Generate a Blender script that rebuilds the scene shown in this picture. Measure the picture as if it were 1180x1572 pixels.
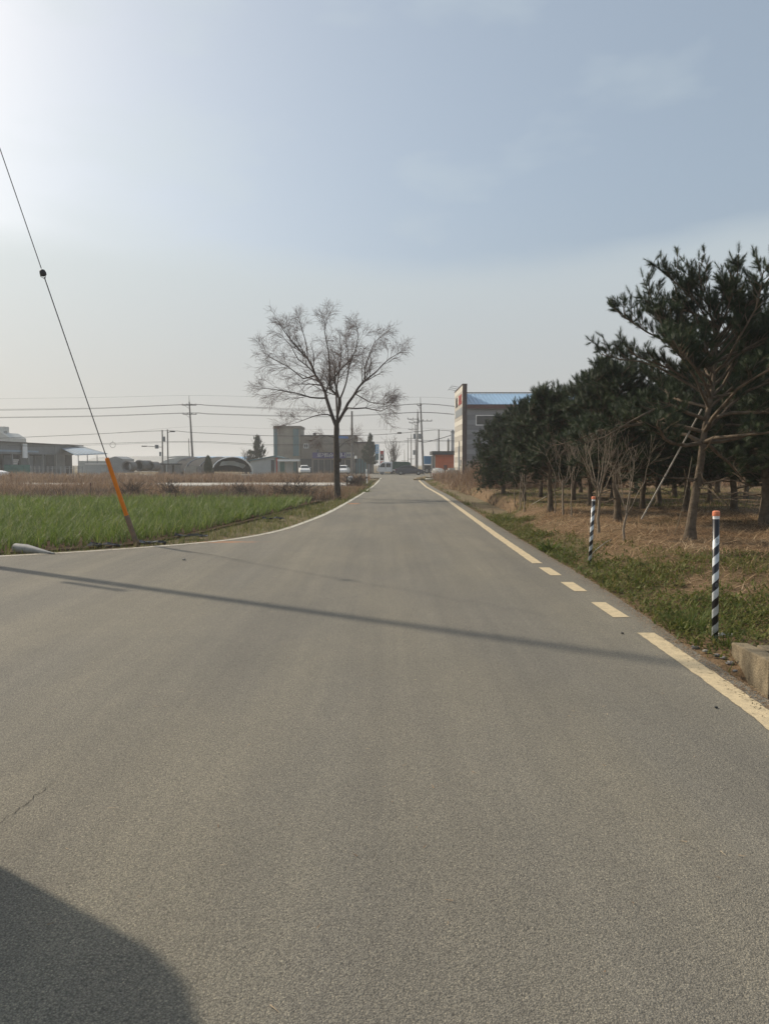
import bpy, math, random
import numpy as np
from mathutils import Vector, Matrix
R = math.radians
scene = bpy.context.scene
for o in list(bpy.data.objects):
    bpy.data.objects.remove(o)
col = scene.collection

# ------------------------------------------------------------------ camera
CAM_Z = 1.65
SEED1 = 6
PITCH = math.atan(74/1180)
cam_d = bpy.data.cameras.new('camera'); cam = bpy.data.objects.new('camera', cam_d); col.objects.link(cam)
cam_d.sensor_fit = 'HORIZONTAL'; cam_d.sensor_width = 36; cam_d.lens = 36.0
cam_d.clip_start = 0.05; cam_d.clip_end = 6000
cam.location = (0, 0, CAM_Z); cam.rotation_euler = (math.pi/2 - PITCH, 0, 0)
scene.camera = cam
# ------------------------------------------------------------------ light
SUN_AZ, SUN_EL = R(-55.6), R(36)          # azimuth from +Y, negative = left
SDIR = Vector((math.sin(SUN_AZ)*math.cos(SUN_EL), math.cos(SUN_AZ)*math.cos(SUN_EL), math.sin(SUN_EL)))
sd = bpy.data.lights.new('sun', 'SUN'); sun = bpy.data.objects.new('sun', sd); col.objects.link(sun)
sd.energy = 3.2; sd.angle = R(1.2); sd.color = (1.0, 0.88, 0.71)
sun.rotation_euler = SDIR.to_track_quat('Z', 'Y').to_euler()
sun.location = (0, 0, 60)
world = bpy.data.worlds.new('World'); scene.world = world; world.use_nodes = True
SKY_K = 0.1
GUY_DY = 1.5
def build_world():
    nt = world.node_tree; N = nt.nodes; L = nt.links; N.clear()
    out = N.new('ShaderNodeOutputWorld'); bg = N.new('ShaderNodeBackground'); bg.inputs[1].default_value = SKY_K
    L.new(bg.outputs[0], out.inputs[0])
    sky = N.new('ShaderNodeTexSky'); sky.sky_type = 'NISHITA'; sky.sun_disc = False
    sky.sun_elevation = SUN_EL; sky.sun_rotation = SUN_AZ; sky.air_density = 1.1; sky.dust_density = 3.0; sky.ozone_density = 1.0
    tc = N.new('ShaderNodeTexCoord')
    sep = N.new('ShaderNodeSeparateXYZ'); L.new(tc.outputs['Generated'], sep.inputs[0])
    def math_(op, a, b=None, c=None, clamp=False):
        n = N.new('ShaderNodeMath'); n.operation = op; n.use_clamp = clamp
        for i, v in enumerate((a, b, c)):
            if v is None: continue
            if isinstance(v, (int, float)): n.inputs[i].default_value = v
            else: L.new(v, n.inputs[i])
        return n.outputs[0]
    def mixc(f, a, b):
        n = N.new('ShaderNodeMix'); n.data_type = 'RGBA'
        if isinstance(f, (int, float)): n.inputs[0].default_value = f
        else: L.new(f, n.inputs[0])
        for i, v in ((6, a), (7, b)):
            if isinstance(v, tuple): n.inputs[i].default_value = (*v, 1)
            else: L.new(v, n.inputs[i])
        return n.outputs[2]
    def noise(scale, vec, detail=4, rough=.55):
        n = N.new('ShaderNodeTexNoise'); n.inputs['Scale'].default_value = scale; n.inputs['Detail'].default_value = detail
        n.inputs['Roughness'].default_value = rough; L.new(vec, n.inputs['Vector']); return n.outputs[0]
    def smooth(x, lo, hi):
        n = N.new('ShaderNodeMapRange'); n.interpolation_type = 'SMOOTHSTEP'
        L.new(x, n.inputs[0]); n.inputs[1].default_value = lo; n.inputs[2].default_value = hi; return n.outputs[0]
    z = sep.outputs[2]
    stretch = N.new('ShaderNodeMapping'); stretch.inputs['Scale'].default_value = (1, 1, 2.6); L.new(tc.outputs['Generated'], stretch.inputs[0])
    stretch.inputs['Location'].default_value = (3.1, 1.7, 0.4)
    n1 = noise(2.2, stretch.outputs[0], 5, .5); n2 = noise(3.4, stretch.outputs[0], 4, .5)
    # low veil of haze with a wavy soft upper edge, all round the horizon
    edge = math_('ADD', z, math_('MULTIPLY', math_('SUBTRACT', n1, .5), .16))
    veil = math_('SUBTRACT', 1.0, smooth(edge, .215, .335))
    low = math_('SUBTRACT', 1.0, smooth(z, .02, .55))
    veil = math_('MAXIMUM', math_('MULTIPLY', veil, .92), math_('MULTIPLY', low, .66))
    high = math_('MULTIPLY', smooth(n2, .28, .78), .72)
    veil = math_('MAXIMUM', veil, high)
    veil = math_('MAXIMUM', veil, .40)
    # sun aureole in the haze
    dt = N.new('ShaderNodeVectorMath'); dt.operation = 'DOT_PRODUCT'; L.new(tc.outputs['Generated'], dt.inputs[0]); dt.inputs[1].default_value = SDIR
    d = math_('MAXIMUM', dt.outputs['Value'], 0.0)
    glow = math_('ADD', math_('MULTIPLY', math_('POWER', d, 5.0), .34), math_('MULTIPLY', math_('POWER', d, 30.0), 1.2))
    glow = math_('MULTIPLY', glow, math_('ADD', math_('MULTIPLY', veil, 1.45), .02))
    glow = math_('MULTIPLY', glow, math_('SUBTRACT', 1.0, math_('MULTIPLY', smooth(z, .28, .66), .8)))
    grey = mixc(smooth(z, .0, .35), (4.5, 4.48, 4.36), (4.55, 5.25, 5.65))
    c = mixc(veil, sky.outputs[0], grey)
    gl = N.new('ShaderNodeMix'); gl.data_type = 'RGBA'; gl.blend_type = 'ADD'; gl.inputs[0].default_value = 1.0
    gcol = N.new('ShaderNodeMix'); gcol.data_type = 'RGBA'; gcol.blend_type = 'MULTIPLY'; gcol.inputs[0].default_value = 1.0
    gcol.inputs[6].default_value = (7.2, 6.6, 5.2, 1)
    cmb = N.new('ShaderNodeCombineXYZ'); [L.new(glow, cmb.inputs[i]) for i in range(3)]
    L.new(cmb.outputs[0], gcol.inputs[7]); L.new(c, gl.inputs[6]); L.new(gcol.outputs[2], gl.inputs[7])
    L.new(gl.outputs[2], bg.inputs[0])
build_world()
scene.view_settings.view_transform = 'Standard'; scene.view_settings.look = 'None'
scene.view_settings.gamma = 1.0; scene.view_settings.exposure = 0.25; scene.view_settings.use_curve_mapping = False
cy = scene.cycles
cy.use_denoising = True; cy.use_adaptive_sampling = False; cy.max_bounces = 7; cy.diffuse_bounces = 3; cy.glossy_bounces = 2; cy.transmission_bounces = 3
cy.volume_bounces = 2; cy.transparent_max_bounces = 6; cy.caustics_reflective = False; cy.caustics_refractive = False
cy.volume_max_steps = 64

# ------------------------------------------------------------------ measuring helpers (metres; +Y ahead, +X right)
F = 1180.0
cp, sp = math.cos(PITCH), math.sin(PITCH)
def ray(px, py):
    u = (786-py)/F
    return Vector(((px-590)/F, cp+u*sp, -sp+u*cp))
def at(px, py, Y):
    r = ray(px, py); return Vector((0, 0, CAM_Z)) + r*(Y/r.y)
def gnd(px, py, z=0.0):
    r = ray(px, py); return Vector((0, 0, CAM_Z)) + r*((z-CAM_Z)/r.z)

# ------------------------------------------------------------------ building helpers
def tag(o, label=None, cat=None, group=None, kind=None):
    if label: o['label'] = label
    if cat: o['category'] = cat
    if group: o['group'] = group
    if kind: o['kind'] = kind
    return o
def thing(name, label, cat, loc=(0, 0, 0), rz=0.0, group=None):
    o = bpy.data.objects.new(name, None); col.objects.link(o); o.empty_display_size = .2
    o.location = loc; o.rotation_euler = (0, 0, rz)
    return tag(o, label, cat, group)
def link_mesh(name, me, parent=None):
    o = bpy.data.objects.new(name, me); col.objects.link(o)
    if parent is not None: o.parent = parent
    return o
def dup(root, loc, rz=0.0, label=None, scale=None, group=None):
    r = root.copy(); col.objects.link(r); r.location = loc; r.rotation_euler = (0, 0, rz)
    if scale: r.scale = scale
    if label: r['label'] = label
    if group: r['group'] = group
    for ch in list(root.children):
        c = ch.copy(); col.objects.link(c); c.parent = r
        for g in list(ch.children):
            d = g.copy(); col.objects.link(d); d.parent = c
    return r

class MB:
    def __init__(s): s.v = []; s.f = []; s.m = []
    def add(s, vs, fs, m=0):
        b = len(s.v); s.v += [tuple(v) for v in vs]
        for f in fs: s.f.append(tuple(i+b for i in f)); s.m.append(m)
        return s
    def box(s, x0, x1, y0, y1, z0, z1, m=0):
        return s.add([(x0,y0,z0),(x1,y0,z0),(x1,y1,z0),(x0,y1,z0),(x0,y0,z1),(x1,y0,z1),(x1,y1,z1),(x0,y1,z1)],
            [(0,3,2,1),(4,5,6,7),(0,1,5,4),(1,2,6,5),(2,3,7,6),(3,0,4,7)], m)
    def obox(s, c, hx, hy, hz, rz=0, m=0):
        c = Vector(c); M = Matrix.Rotation(rz, 3, 'Z')
        vs = [c+M@Vector((sx*hx, sy*hy, sz*hz)) for sz in (-1,1) for sx,sy in ((-1,-1),(1,-1),(1,1),(-1,1))]
        return s.add(vs, [(0,3,2,1),(4,5,6,7),(0,1,5,4),(1,2,6,5),(2,3,7,6),(3,0,4,7)], m)
    def tube(s, pts, rad, n=8, m=0, cap=True):
        pts = [Vector(p) for p in pts]; k = len(pts)
        if not hasattr(rad, '__len__'): rad = [rad]*k
        vs = []; ref = None
        for i, p in enumerate(pts):
            t = (pts[min(i+1, k-1)]-pts[max(i-1, 0)])
            if t.length < 1e-9: t = Vector((0,0,1))
            t.normalize()
            if ref is None:
                ref = Vector((1,0,0)) if abs(t.x) < .8 else Vector((0,1,0))
            a = (ref - t*ref.dot(t)); a.normalize(); ref = a; b = t.cross(a)
            for j in range(n):
                an = 2*math.pi*j/n; vs.append(p+(a*math.cos(an)+b*math.sin(an))*rad[i])
        fs = []
        for i in range(k-1):
            for j in range(n):
                j2 = (j+1) % n; fs.append((i*n+j, i*n+j2, (i+1)*n+j2, (i+1)*n+j))
        if cap: fs.append(tuple(reversed(range(n)))); fs.append(tuple((k-1)*n+j for j in range(n)))
        return s.add(vs, fs, m)
    def prism(s, outline, fn, a, b, m=0):
        """outline: list of (u,w); fn(u,w,t) -> xyz; extrude t from a to b"""
        n = len(outline)
        vs = [fn(u, w, a) for u, w in outline] + [fn(u, w, b) for u, w in outline]
        fs = [tuple(range(n)), tuple(reversed(range(n, 2*n)))] + [(i, i+n, (i+1) % n+n, (i+1) % n) for i in range(n)]
        return s.add(vs, fs, m)
    def mesh(s, name, mats, off=(0,0,0), smooth=False):
        me = bpy.data.meshes.new(name); o = Vector(off)
        me.from_pydata([tuple(Vector(v)-o) for v in s.v], [], s.f)
        for mt in (mats if isinstance(mats, (list, tuple)) else [mats]): me.materials.append(mt)
        if len(me.materials) > 1: me.polygons.foreach_set('material_index', s.m)
        if smooth: me.polygons.foreach_set('use_smooth', [True]*len(me.polygons))
        import bmesh
        bm = bmesh.new(); bm.from_mesh(me); bmesh.ops.recalc_face_normals(bm, faces=bm.faces); bm.to_mesh(me); bm.free()
        me.update(); return me
    def build(s, name, mats, parent=None, world=True, smooth=False, bevel=0):
        off = parent_origin(parent) if (parent is not None and world) else (0,0,0)
        o = link_mesh(name, s.mesh(name, mats, off, smooth), parent)
        if bevel:
            md = o.modifiers.new('bevel', 'BEVEL'); md.width = bevel; md.segments = 2; md.limit_method = 'ANGLE'; md.angle_limit = R(40)
        return o
def parent_origin(p):
    v = Vector((0,0,0))
    while p is not None: v += Vector(p.location); p = p.parent
    return v
def np_mesh(name, verts, faces, mat, parent=None, var=None, smooth=False):
    """verts (N,3), faces (M,k) all same k; var: per-vertex float"""
    me = bpy.data.meshes.new(name); verts = np.asarray(verts, dtype=np.float32); faces = np.asarray(faces, dtype=np.int32)
    M, k = faces.shape
    me.vertices.add(len(verts)); me.vertices.foreach_set('co', verts.ravel())
    me.loops.add(M*k); me.loops.foreach_set('vertex_index', faces.ravel())
    me.polygons.add(M); me.polygons.foreach_set('loop_start', np.arange(0, M*k, k, dtype=np.int32))
    if smooth: me.polygons.foreach_set('use_smooth', np.ones(M, dtype=bool))
    if var is not None:
        a = me.attributes.new('var', 'FLOAT', 'POINT'); a.data.foreach_set('value', np.asarray(var, dtype=np.float32))
    me.update(calc_edges=True); me.validate()
    me.materials.append(mat)
    return link_mesh(name, me, parent)

# ------------------------------------------------------------------ materials
def new_mat(name):
    m = bpy.data.materials.new(name); m.use_nodes = True; m.node_tree.nodes.clear()
    return m, m.node_tree.nodes, m.node_tree.links
def mat(name, c, rough=.8, vary=.15, scale=3.0, bump=0.0, bscale=40.0, metal=0.0, c2=None, spec=.3):
    m, N, L = new_mat(name)
    out = N.new('ShaderNodeOutputMaterial'); b = N.new('ShaderNodeBsdfPrincipled'); L.new(b.outputs[0], out.inputs[0])
    b.inputs['Roughness'].default_value = rough; b.inputs['Metallic'].default_value = metal
    b.inputs['Specular IOR Level'].default_value = spec
    tc = N.new('ShaderNodeTexCoord'); n = N.new('ShaderNodeTexNoise'); n.inputs['Scale'].default_value = scale; n.inputs['Detail'].default_value = 6; n.inputs['Roughness'].default_value = .65
    L.new(tc.outputs['Object'], n.inputs['Vector'])
    r = N.new('ShaderNodeValToRGB'); r.color_ramp.elements[0].position = .3; r.color_ramp.elements[1].position = .7
    lo = tuple(x*(1-vary) for x in c); hi = c2 if c2 else tuple(min(1, x*(1+vary)) for x in c)
    r.color_ramp.elements[0].color = (*lo, 1); r.color_ramp.elements[1].color = (*hi, 1)
    L.new(n.outputs[0], r.inputs[0]); L.new(r.outputs[0], b.inputs['Base Color'])
    if bump:
        n2 = N.new('ShaderNodeTexNoise'); n2.inputs['Scale'].default_value = bscale; n2.inputs['Detail'].default_value = 5; L.new(tc.outputs['Object'], n2.inputs['Vector'])
        bp = N.new('ShaderNodeBump'); bp.inputs['Strength'].default_value = bump; bp.inputs['Distance'].default_value = .02
        L.new(n2.outputs[0], bp.inputs['Height']); L.new(bp.outputs[0], b.inputs['Normal'])
    return m
def leaf_mat(name, cols, trans=.3, rough=.6, spec=.25):
    """cols: list of colours spread over the per-blade 'var' value"""
    m, N, L = new_mat(name)
    out = N.new('ShaderNodeOutputMaterial'); b = N.new('ShaderNodeBsdfPrincipled'); b.inputs['Roughness'].default_value = rough
    b.inputs['Specular IOR Level'].default_value = spec
    a = N.new('ShaderNodeAttribute'); a.attribute_name = 'var'
    r = N.new('ShaderNodeValToRGB'); e = r.color_ramp.elements
    while len(e) < len(cols): e.new(.5)
    for i, c in enumerate(cols): e[i].position = i/(len(cols)-1); e[i].color = (*c, 1)
    L.new(a.outputs['Fac'], r.inputs[0]); L.new(r.outputs[0], b.inputs['Base Color'])
    t = N.new('ShaderNodeBsdfTranslucent'); L.new(r.outputs[0], t.inputs[0])
    mx = N.new('ShaderNodeMixShader'); mx.inputs[0].default_value = trans
    L.new(b.outputs[0], mx.inputs[1]); L.new(t.outputs[0], mx.inputs[2]); L.new(mx.outputs[0], out.inputs[0])
    return m
def asphalt_mat():
    m, N, L = new_mat('asphalt')
    out = N.new('ShaderNodeOutputMaterial'); b = N.new('ShaderNodeBsdfPrincipled'); L.new(b.outputs[0], out.inputs[0])
    b.inputs['Roughness'].default_value = .85; b.inputs['Specular IOR Level'].default_value = .25
    tc = N.new('ShaderNodeTexCoord')
    def noise(s, d=5, r=.6, mp=None):
        n = N.new('ShaderNodeTexNoise'); n.inputs['Scale'].default_value = s; n.inputs['Detail'].default_value = d; n.inputs['Roughness'].default_value = r
        v = tc.outputs['Object']
        if mp:
            k = N.new('ShaderNodeMapping'); k.inputs['Scale'].default_value = mp; L.new(v, k.inputs[0]); v = k.outputs[0]
        L.new(v, n.inputs['Vector']); return n.outputs[0]
    def ramp(x, stops):
        r = N.new('ShaderNodeValToRGB'); e = r.color_ramp.elements
        while len(e) < len(stops): e.new(.5)
        for i, (p, c) in enumerate(stops): e[i].position = p; e[i].color = (*c, 1)
        L.new(x, r.inputs[0]); return r.outputs[0]
    def mix(bt, f, a, c):
        n = N.new('ShaderNodeMix'); n.data_type = 'RGBA'; n.blend_type = bt
        if isinstance(f, (int, float)): n.inputs[0].default_value = f
        else: L.new(f, n.inputs[0])
        for i, v in ((6, a), (7, c)):
            if isinstance(v, tuple): n.inputs[i].default_value = (*v, 1)
            else: L.new(v, n.inputs[i])
        return n.outputs[2]
    base = ramp(noise(.35, 5), [(.3, (.202, .189, .158)), (.7, (.228, .212, .178))])
    streak = ramp(noise(1.0, 4, .55, (2.2, .10, 1)), [(.3, (.91, .91, .915)), (.7, (1.08, 1.08, 1.07))])   # wear along the wheel tracks
    c = mix('MULTIPLY', 1.0, base, streak)
    big = ramp(noise(.55, 3, .5, (1.6, .35, 1)), [(.40, (.93, .935, .95)), (.60, (1.05, 1.04, 1.01))])
    c = mix('MULTIPLY', 1.0, c, big)
    fine = ramp(noise(1.0, 5, .6, (7.0, .12, 1)), [(.3, (.945, .945, .945)), (.7, (1.05, 1.045, 1.03))])
    c = mix('MULTIPLY', 1.0, c, fine)
    blotch = ramp(noise(2.3, 6, .7), [(.25, (.94, .94, .945)), (.75, (1.05, 1.05, 1.04))])
    c = mix('MULTIPLY', 1.0, c, blotch)
    grain = ramp(noise(85, 3, .7), [(.28, (.66, .66, .68)), (.5, (1, 1, 1)), (.74, (1.34, 1.33, 1.30))])
    c = mix('MULTIPLY', 1.0, c, grain)
    sv = N.new('ShaderNodeTexVoronoi'); sv.inputs['Scale'].default_value = 165; L.new(tc.outputs['Object'], sv.inputs['Vector'])
    wn = N.new('ShaderNodeTexWhiteNoise'); L.new(sv.outputs['Position'], wn.inputs['Vector'])
    c = mix('MULTIPLY', 1.0, c, ramp(wn.outputs['Value'], [(.0, (.74, .74, .75)), (.5, (1, 1, 1)), (.9, (1.16, 1.15, 1.12)), (1.0, (1.5, 1.46, 1.38))]))
    c = mix('MULTIPLY', 1.0, c, ramp(sv.outputs['Distance'], [(.35, (1.06, 1.06, 1.06)), (.75, (.68, .68, .68))]))
    v = N.new('ShaderNodeTexVoronoi'); v.inputs['Scale'].default_value = 70; L.new(tc.outputs['Object'], v.inputs['Vector'])
    chip = ramp(v.outputs['Distance'], [(.0, (1, 1, 1)), (.22, (0, 0, 0))])
    v2 = N.new('ShaderNodeTexWhiteNoise'); L.new(v.outputs['Position'], v2.inputs['Vector'])
    rare = ramp(v2.outputs['Value'], [(.93, (0, 0, 0)), (.95, (1, 1, 1))])
    c = mix('MIX', mix('MULTIPLY', 1.0, chip, rare), c, (.36, .34, .30))
    pit = ramp(noise(38, 4, .8), [(.24, (.55, .55, .56)), (.36, (1, 1, 1))])
    c = mix('MULTIPLY', 1.0, c, pit)
    # orange clay tracked on to the tarmac beside the field (two spots)
    for (sx, sy, kx, ky) in STAINS:
        sm = N.new('ShaderNodeMapping'); sm.vector_type = 'POINT'
        sm.inputs['Scale'].default_value = (1/kx, 1/ky, 0); sm.inputs['Location'].default_value = (-sx/kx, -sy/ky, 0); L.new(tc.outputs['Object'], sm.inputs[0])
        ln = N.new('ShaderNodeVectorMath'); ln.operation = 'LENGTH'; L.new(sm.outputs[0], ln.inputs[0])
        sub = N.new('ShaderNodeMath'); sub.operation = 'ADD'; L.new(ln.outputs['Value'], sub.inputs[0])
        nn = N.new('ShaderNodeMath'); nn.operation = 'MULTIPLY_ADD'; L.new(noise(3.5, 6, .7), nn.inputs[0]); nn.inputs[1].default_value = 1.8; nn.inputs[2].default_value = -.9; L.new(nn.outputs[0], sub.inputs[1])
        k = ramp(sub.outputs[0], [(.35, (.75, .75, .75)), (1.0, (0, 0, 0))])
        c = mix('MIX', k, c, (.40, .19, .09))
    L.new(c, b.inputs['Base Color'])
    h = N.new('ShaderNodeMath'); h.operation = 'SUBTRACT'; L.new(noise(85, 3, .7), h.inputs[0]); L.new(sv.outputs['Distance'], h.inputs[1])
    bp = N.new('ShaderNodeBump'); bp.inputs['Strength'].default_value = .55; bp.inputs['Distance'].default_value = .006
    L.new(h.outputs[0], bp.inputs['Height']); L.new(bp.outputs[0], b.inputs['Normal'])
    return m
def paint_mat():
    m, N, L = new_mat('road_paint')
    out = N.new('ShaderNodeOutputMaterial'); b = N.new('ShaderNodeBsdfPrincipled'); L.new(b.outputs[0], out.inputs[0])
    b.inputs['Roughness'].default_value = .7
    tc = N.new('ShaderNodeTexCoord'); sep = N.new('ShaderNodeSeparateXYZ'); L.new(tc.outputs['Object'], sep.inputs[0])
    n = N.new('ShaderNodeTexNoise'); n.inputs['Scale'].default_value = 9; n.inputs['Detail'].default_value = 8; n.inputs['Roughness'].default_value = .7; L.new(tc.outputs['Object'], n.inputs['Vector'])
    r = N.new('ShaderNodeValToRGB'); e = r.color_ramp.elements; e[0].position = .25; e[0].color = (.40, .33, .21, 1); e[1].position = .55; e[1].color = (.62, .50, .31, 1)
    L.new(n.outputs[0], r.inputs[0])
    # roller joints across the line
    d = N.new('ShaderNodeMath'); d.operation = 'DIVIDE'; L.new(sep.outputs[1], d.inputs[0]); d.inputs[1].default_value = .31
    fr = N.new('ShaderNodeMath'); fr.operation = 'FRACT'; L.new(d.outputs[0], fr.inputs[0])
    lt = N.new('ShaderNodeMath'); lt.operation = 'LESS_THAN'; L.new(fr.outputs[0], lt.inputs[0]); lt.inputs[1].default_value = .022
    k = N.new('ShaderNodeMath'); k.operation = 'MULTIPLY'; L.new(lt.outputs[0], k.inputs[0]); k.inputs[1].default_value = .35
    mx = N.new('ShaderNodeMix'); mx.data_type = 'RGBA'; L.new(k.outputs[0], mx.inputs[0]); L.new(r.outputs[0], mx.inputs[6]); mx.inputs[7].default_value = (.27, .2, .11, 1)
    n2 = N.new('ShaderNodeTexNoise'); n2.inputs['Scale'].default_value = 110; n2.inputs['Detail'].default_value = 3; L.new(tc.outputs['Object'], n2.inputs['Vector'])
    r2 = N.new('ShaderNodeValToRGB'); e = r2.color_ramp.elements; e[0].position = .3; e[0].color = (.8, .8, .8, 1); e[1].position = .6; e[1].color = (1.05, 1.05, 1.05, 1); L.new(n2.outputs[0], r2.inputs[0])
    mm = N.new('ShaderNodeMix'); mm.data_type = 'RGBA'; mm.blend_type = 'MULTIPLY'; mm.inputs[0].default_value = 1; L.new(mx.outputs[2], mm.inputs[6]); L.new(r2.outputs[0], mm.inputs[7])
    n3 = N.new('ShaderNodeTexNoise'); n3.inputs['Scale'].default_value = 45; n3.inputs['Detail'].default_value = 8; n3.inputs['Roughness'].default_value = .75; L.new(tc.outputs['Object'], n3.inputs['Vector'])
    r3 = N.new('ShaderNodeValToRGB'); e = r3.color_ramp.elements; e[0].position = .60; e[0].color = (0, 0, 0, 1); e[1].position = .66; e[1].color = (.8, .8, .8, 1); L.new(n3.outputs[0], r3.inputs[0])
    m3 = N.new('ShaderNodeMix'); m3.data_type = 'RGBA'; L.new(r3.outputs[0], m3.inputs[0]); L.new(mm.outputs[2], m3.inputs[6]); m3.inputs[7].default_value = (.20, .18, .15, 1); mm = m3
    L.new(mm.outputs[2], b.inputs['Base Color'])
    bp = N.new('ShaderNodeBump'); bp.inputs['Strength'].default_value = .4; bp.inputs['Distance'].default_value = .005; L.new(n2.outputs[0], bp.inputs['Height']); L.new(bp.outputs[0], b.inputs['Normal'])
    return m
def soil_mat(name, a, b_, c3, s1=.6, s2=8):
    m, N, L = new_mat(name)
    out = N.new('ShaderNodeOutputMaterial'); b = N.new('ShaderNodeBsdfPrincipled'); L.new(b.outputs[0], out.inputs[0]); b.inputs['Roughness'].default_value = .95
    b.inputs['Specular IOR Level'].default_value = .1
    tc = N.new('ShaderNodeTexCoord')
    n = N.new('ShaderNodeTexNoise'); n.inputs['Scale'].default_value = s1; n.inputs['Detail'].default_value = 8; n.inputs['Roughness'].default_value = .7; L.new(tc.outputs['Object'], n.inputs['Vector'])
    r = N.new('ShaderNodeValToRGB'); e = r.color_ramp.elements; e.new(.5)
    for i, (p, cc) in enumerate(((.35, a), (.5, b_), (.65, c3))): e[i].position = p; e[i].color = (*cc, 1)
    L.new(n.outputs[0], r.inputs[0])
    n2 = N.new('ShaderNodeTexNoise'); n2.inputs['Scale'].default_value = s2; n2.inputs['Detail'].default_value = 8; n2.inputs['Roughness'].default_value = .7; L.new(tc.outputs['Object'], n2.inputs['Vector'])
    r2 = N.new('ShaderNodeValToRGB'); e = r2.color_ramp.elements; e[0].position = .3; e[0].color = (.55, .55, .55, 1); e[1].position = .7; e[1].color = (1.4, 1.4, 1.4, 1); L.new(n2.outputs[0], r2.inputs[0])
    mm = N.new('ShaderNodeMix'); mm.data_type = 'RGBA'; mm.blend_type = 'MULTIPLY'; mm.inputs[0].default_value = 1; L.new(r.outputs[0], mm.inputs[6]); L.new(r2.outputs[0], mm.inputs[7])
    L.new(mm.outputs[2], b.inputs['Base Color'])
    bp = N.new('ShaderNodeBump'); bp.inputs['Strength'].default_value = .8; bp.inputs['Distance'].default_value = .05; L.new(n2.outputs[0], bp.inputs['Height']); L.new(bp.outputs[0], b.inputs['Normal'])
    return m
def stripe_post_mat():
    m, N, L = new_mat('striped_sheeting')
    out = N.new('ShaderNodeOutputMaterial'); b = N.new('ShaderNodeBsdfPrincipled'); L.new(b.outputs[0], out.inputs[0]); b.inputs['Roughness'].default_value = .35
    tc = N.new('ShaderNodeTexCoord'); sep = N.new('ShaderNodeSeparateXYZ'); L.new(tc.outputs['Object'], sep.inputs[0])
    def mth(op, a, b=None):
        n = N.new('ShaderNodeMath'); n.operation = op
        for i, v in enumerate((a, b)):
            if v is None: continue
            if isinstance(v, (int, float)): n.inputs[i].default_value = v
            else: L.new(v, n.inputs[i])
        return n.outputs[0]
    ang = mth('ARCTAN2', sep.outputs[1], sep.outputs[0])
    t = mth('FRACT', mth('ADD', mth('SUBTRACT', mth('DIVIDE', sep.outputs[2], .158), mth('DIVIDE', ang, 2*math.pi)), .12))
    w = mth('LESS_THAN', t, .5)
    topz = mth('GREATER_THAN', sep.outputs[2], 1.01)
    w = mth('MULTIPLY', w, mth('SUBTRACT', 1.0, topz))
    n = N.new('ShaderNodeTexNoise'); n.inputs['Scale'].default_value = 25; n.inputs['Detail'].default_value = 6; L.new(tc.outputs['Object'], n.inputs['Vector'])
    mx = N.new('ShaderNodeMix'); mx.data_type = 'RGBA'; L.new(w, mx.inputs[0]); mx.inputs[6].default_value = (.012, .013, .018, 1); mx.inputs[7].default_value = (.62, .66, .68, 1)
    r = N.new('ShaderNodeValToRGB'); e = r.color_ramp.elements; e[0].position = .3; e[0].color = (.7, .7, .7, 1); e[1].position = .6; e[1].color = (1, 1, 1, 1); L.new(n.outputs[0], r.inputs[0])
    mm = N.new('ShaderNodeMix'); mm.data_type = 'RGBA'; mm.blend_type = 'MULTIPLY'; mm.inputs[0].default_value = 1; L.new(mx.outputs[2], mm.inputs[6]); L.new(r.outputs[0], mm.inputs[7])
    L.new(mm.outputs[2], b.inputs['Base Color'])
    return m
STAINS = [(*gnd(330, 832)[:2], 1.1, .22), (*gnd(543, 773)[:2], .35, .6)]
M = {}
M['asphalt'] = asphalt_mat(); M['paint'] = paint_mat()
M['pale_paint'] = mat('pale_line_paint', (.52, .50, .42), .7, .25, 6, .3, 90)
M['earth'] = soil_mat('dry_earth', (.13, .10, .06), (.20, .155, .095), (.12, .12, .055), .25, 5)
M['soil'] = soil_mat('field_soil', (.07, .042, .026), (.11, .065, .04), (.085, .06, .035), 1.2, 14)
M['bank'] = soil_mat('bank_earth', (.095, .085, .040), (.17, .115, .065), (.20, .135, .08), .5, 12)
M['concrete'] = mat('concrete', (.30, .285, .25), .9, .25, 2.5, .5, 50)
M['old_concrete'] = mat('mossy_concrete', (.17, .135, .085), .95, .45, 5, .8, 60, c2=(.30, .245, .16))
M['lane'] = mat('lane_concrete', (.42, .40, .36), .9, .15, .5)
M['bark'] = mat('dark_bark', (.075, .06, .048), .95, .4, 9, .9, 45)
M['pine_bark'] = mat('pine_bark', (.135, .105, .075), .95, .5, 7, 1.0, 38)
M['sap_bark'] = mat('sapling_bark', (.26, .215, .165), .9, .35, 12, .4, 60)
M['twig'] = mat('twig_bark', (.085, .066, .058), .95, .25, 3)
M['fine_twig'] = mat('reddish_twig', (.14, .092, .080), .95, .2, 3)
M['galv_pipe'] = mat('dusty_grey_hose', (.27, .27, .26), .7, .25, 8)
M['galv'] = mat('galvanised_steel', (.30, .31, .32), .5, .2, 5, metal=.4)
M['pole'] = mat('pole_concrete', (.22, .21, .20), .9, .2, 2)
M['dark'] = mat('dark_metal', (.035, .037, .04), .6, .2, 4)
M['wire'] = mat('cable_black', (.03, .03, .032), .7, .1, 4)
M['steel_wire'] = mat('steel_strand', (.16, .16, .165), .5, .1, 4, metal=.6)
M['orange'] = mat('orange_guard', (.80, .225, .012), .45, .12, 6)
M['rust_pipe'] = mat('rusty_grey_pipe', (.23, .18, .15), .8, .3, 8, c2=(.32, .21, .13))
M['white'] = mat('white_paint', (.82, .82, .81), .45, .05, 3)
M['glass'] = mat('dark_glass', (.02, .024, .028), .12, .2, 2, spec=.5)
M['tyre'] = mat('tyre_rubber', (.02, .02, .02), .8, .1, 5)
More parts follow.
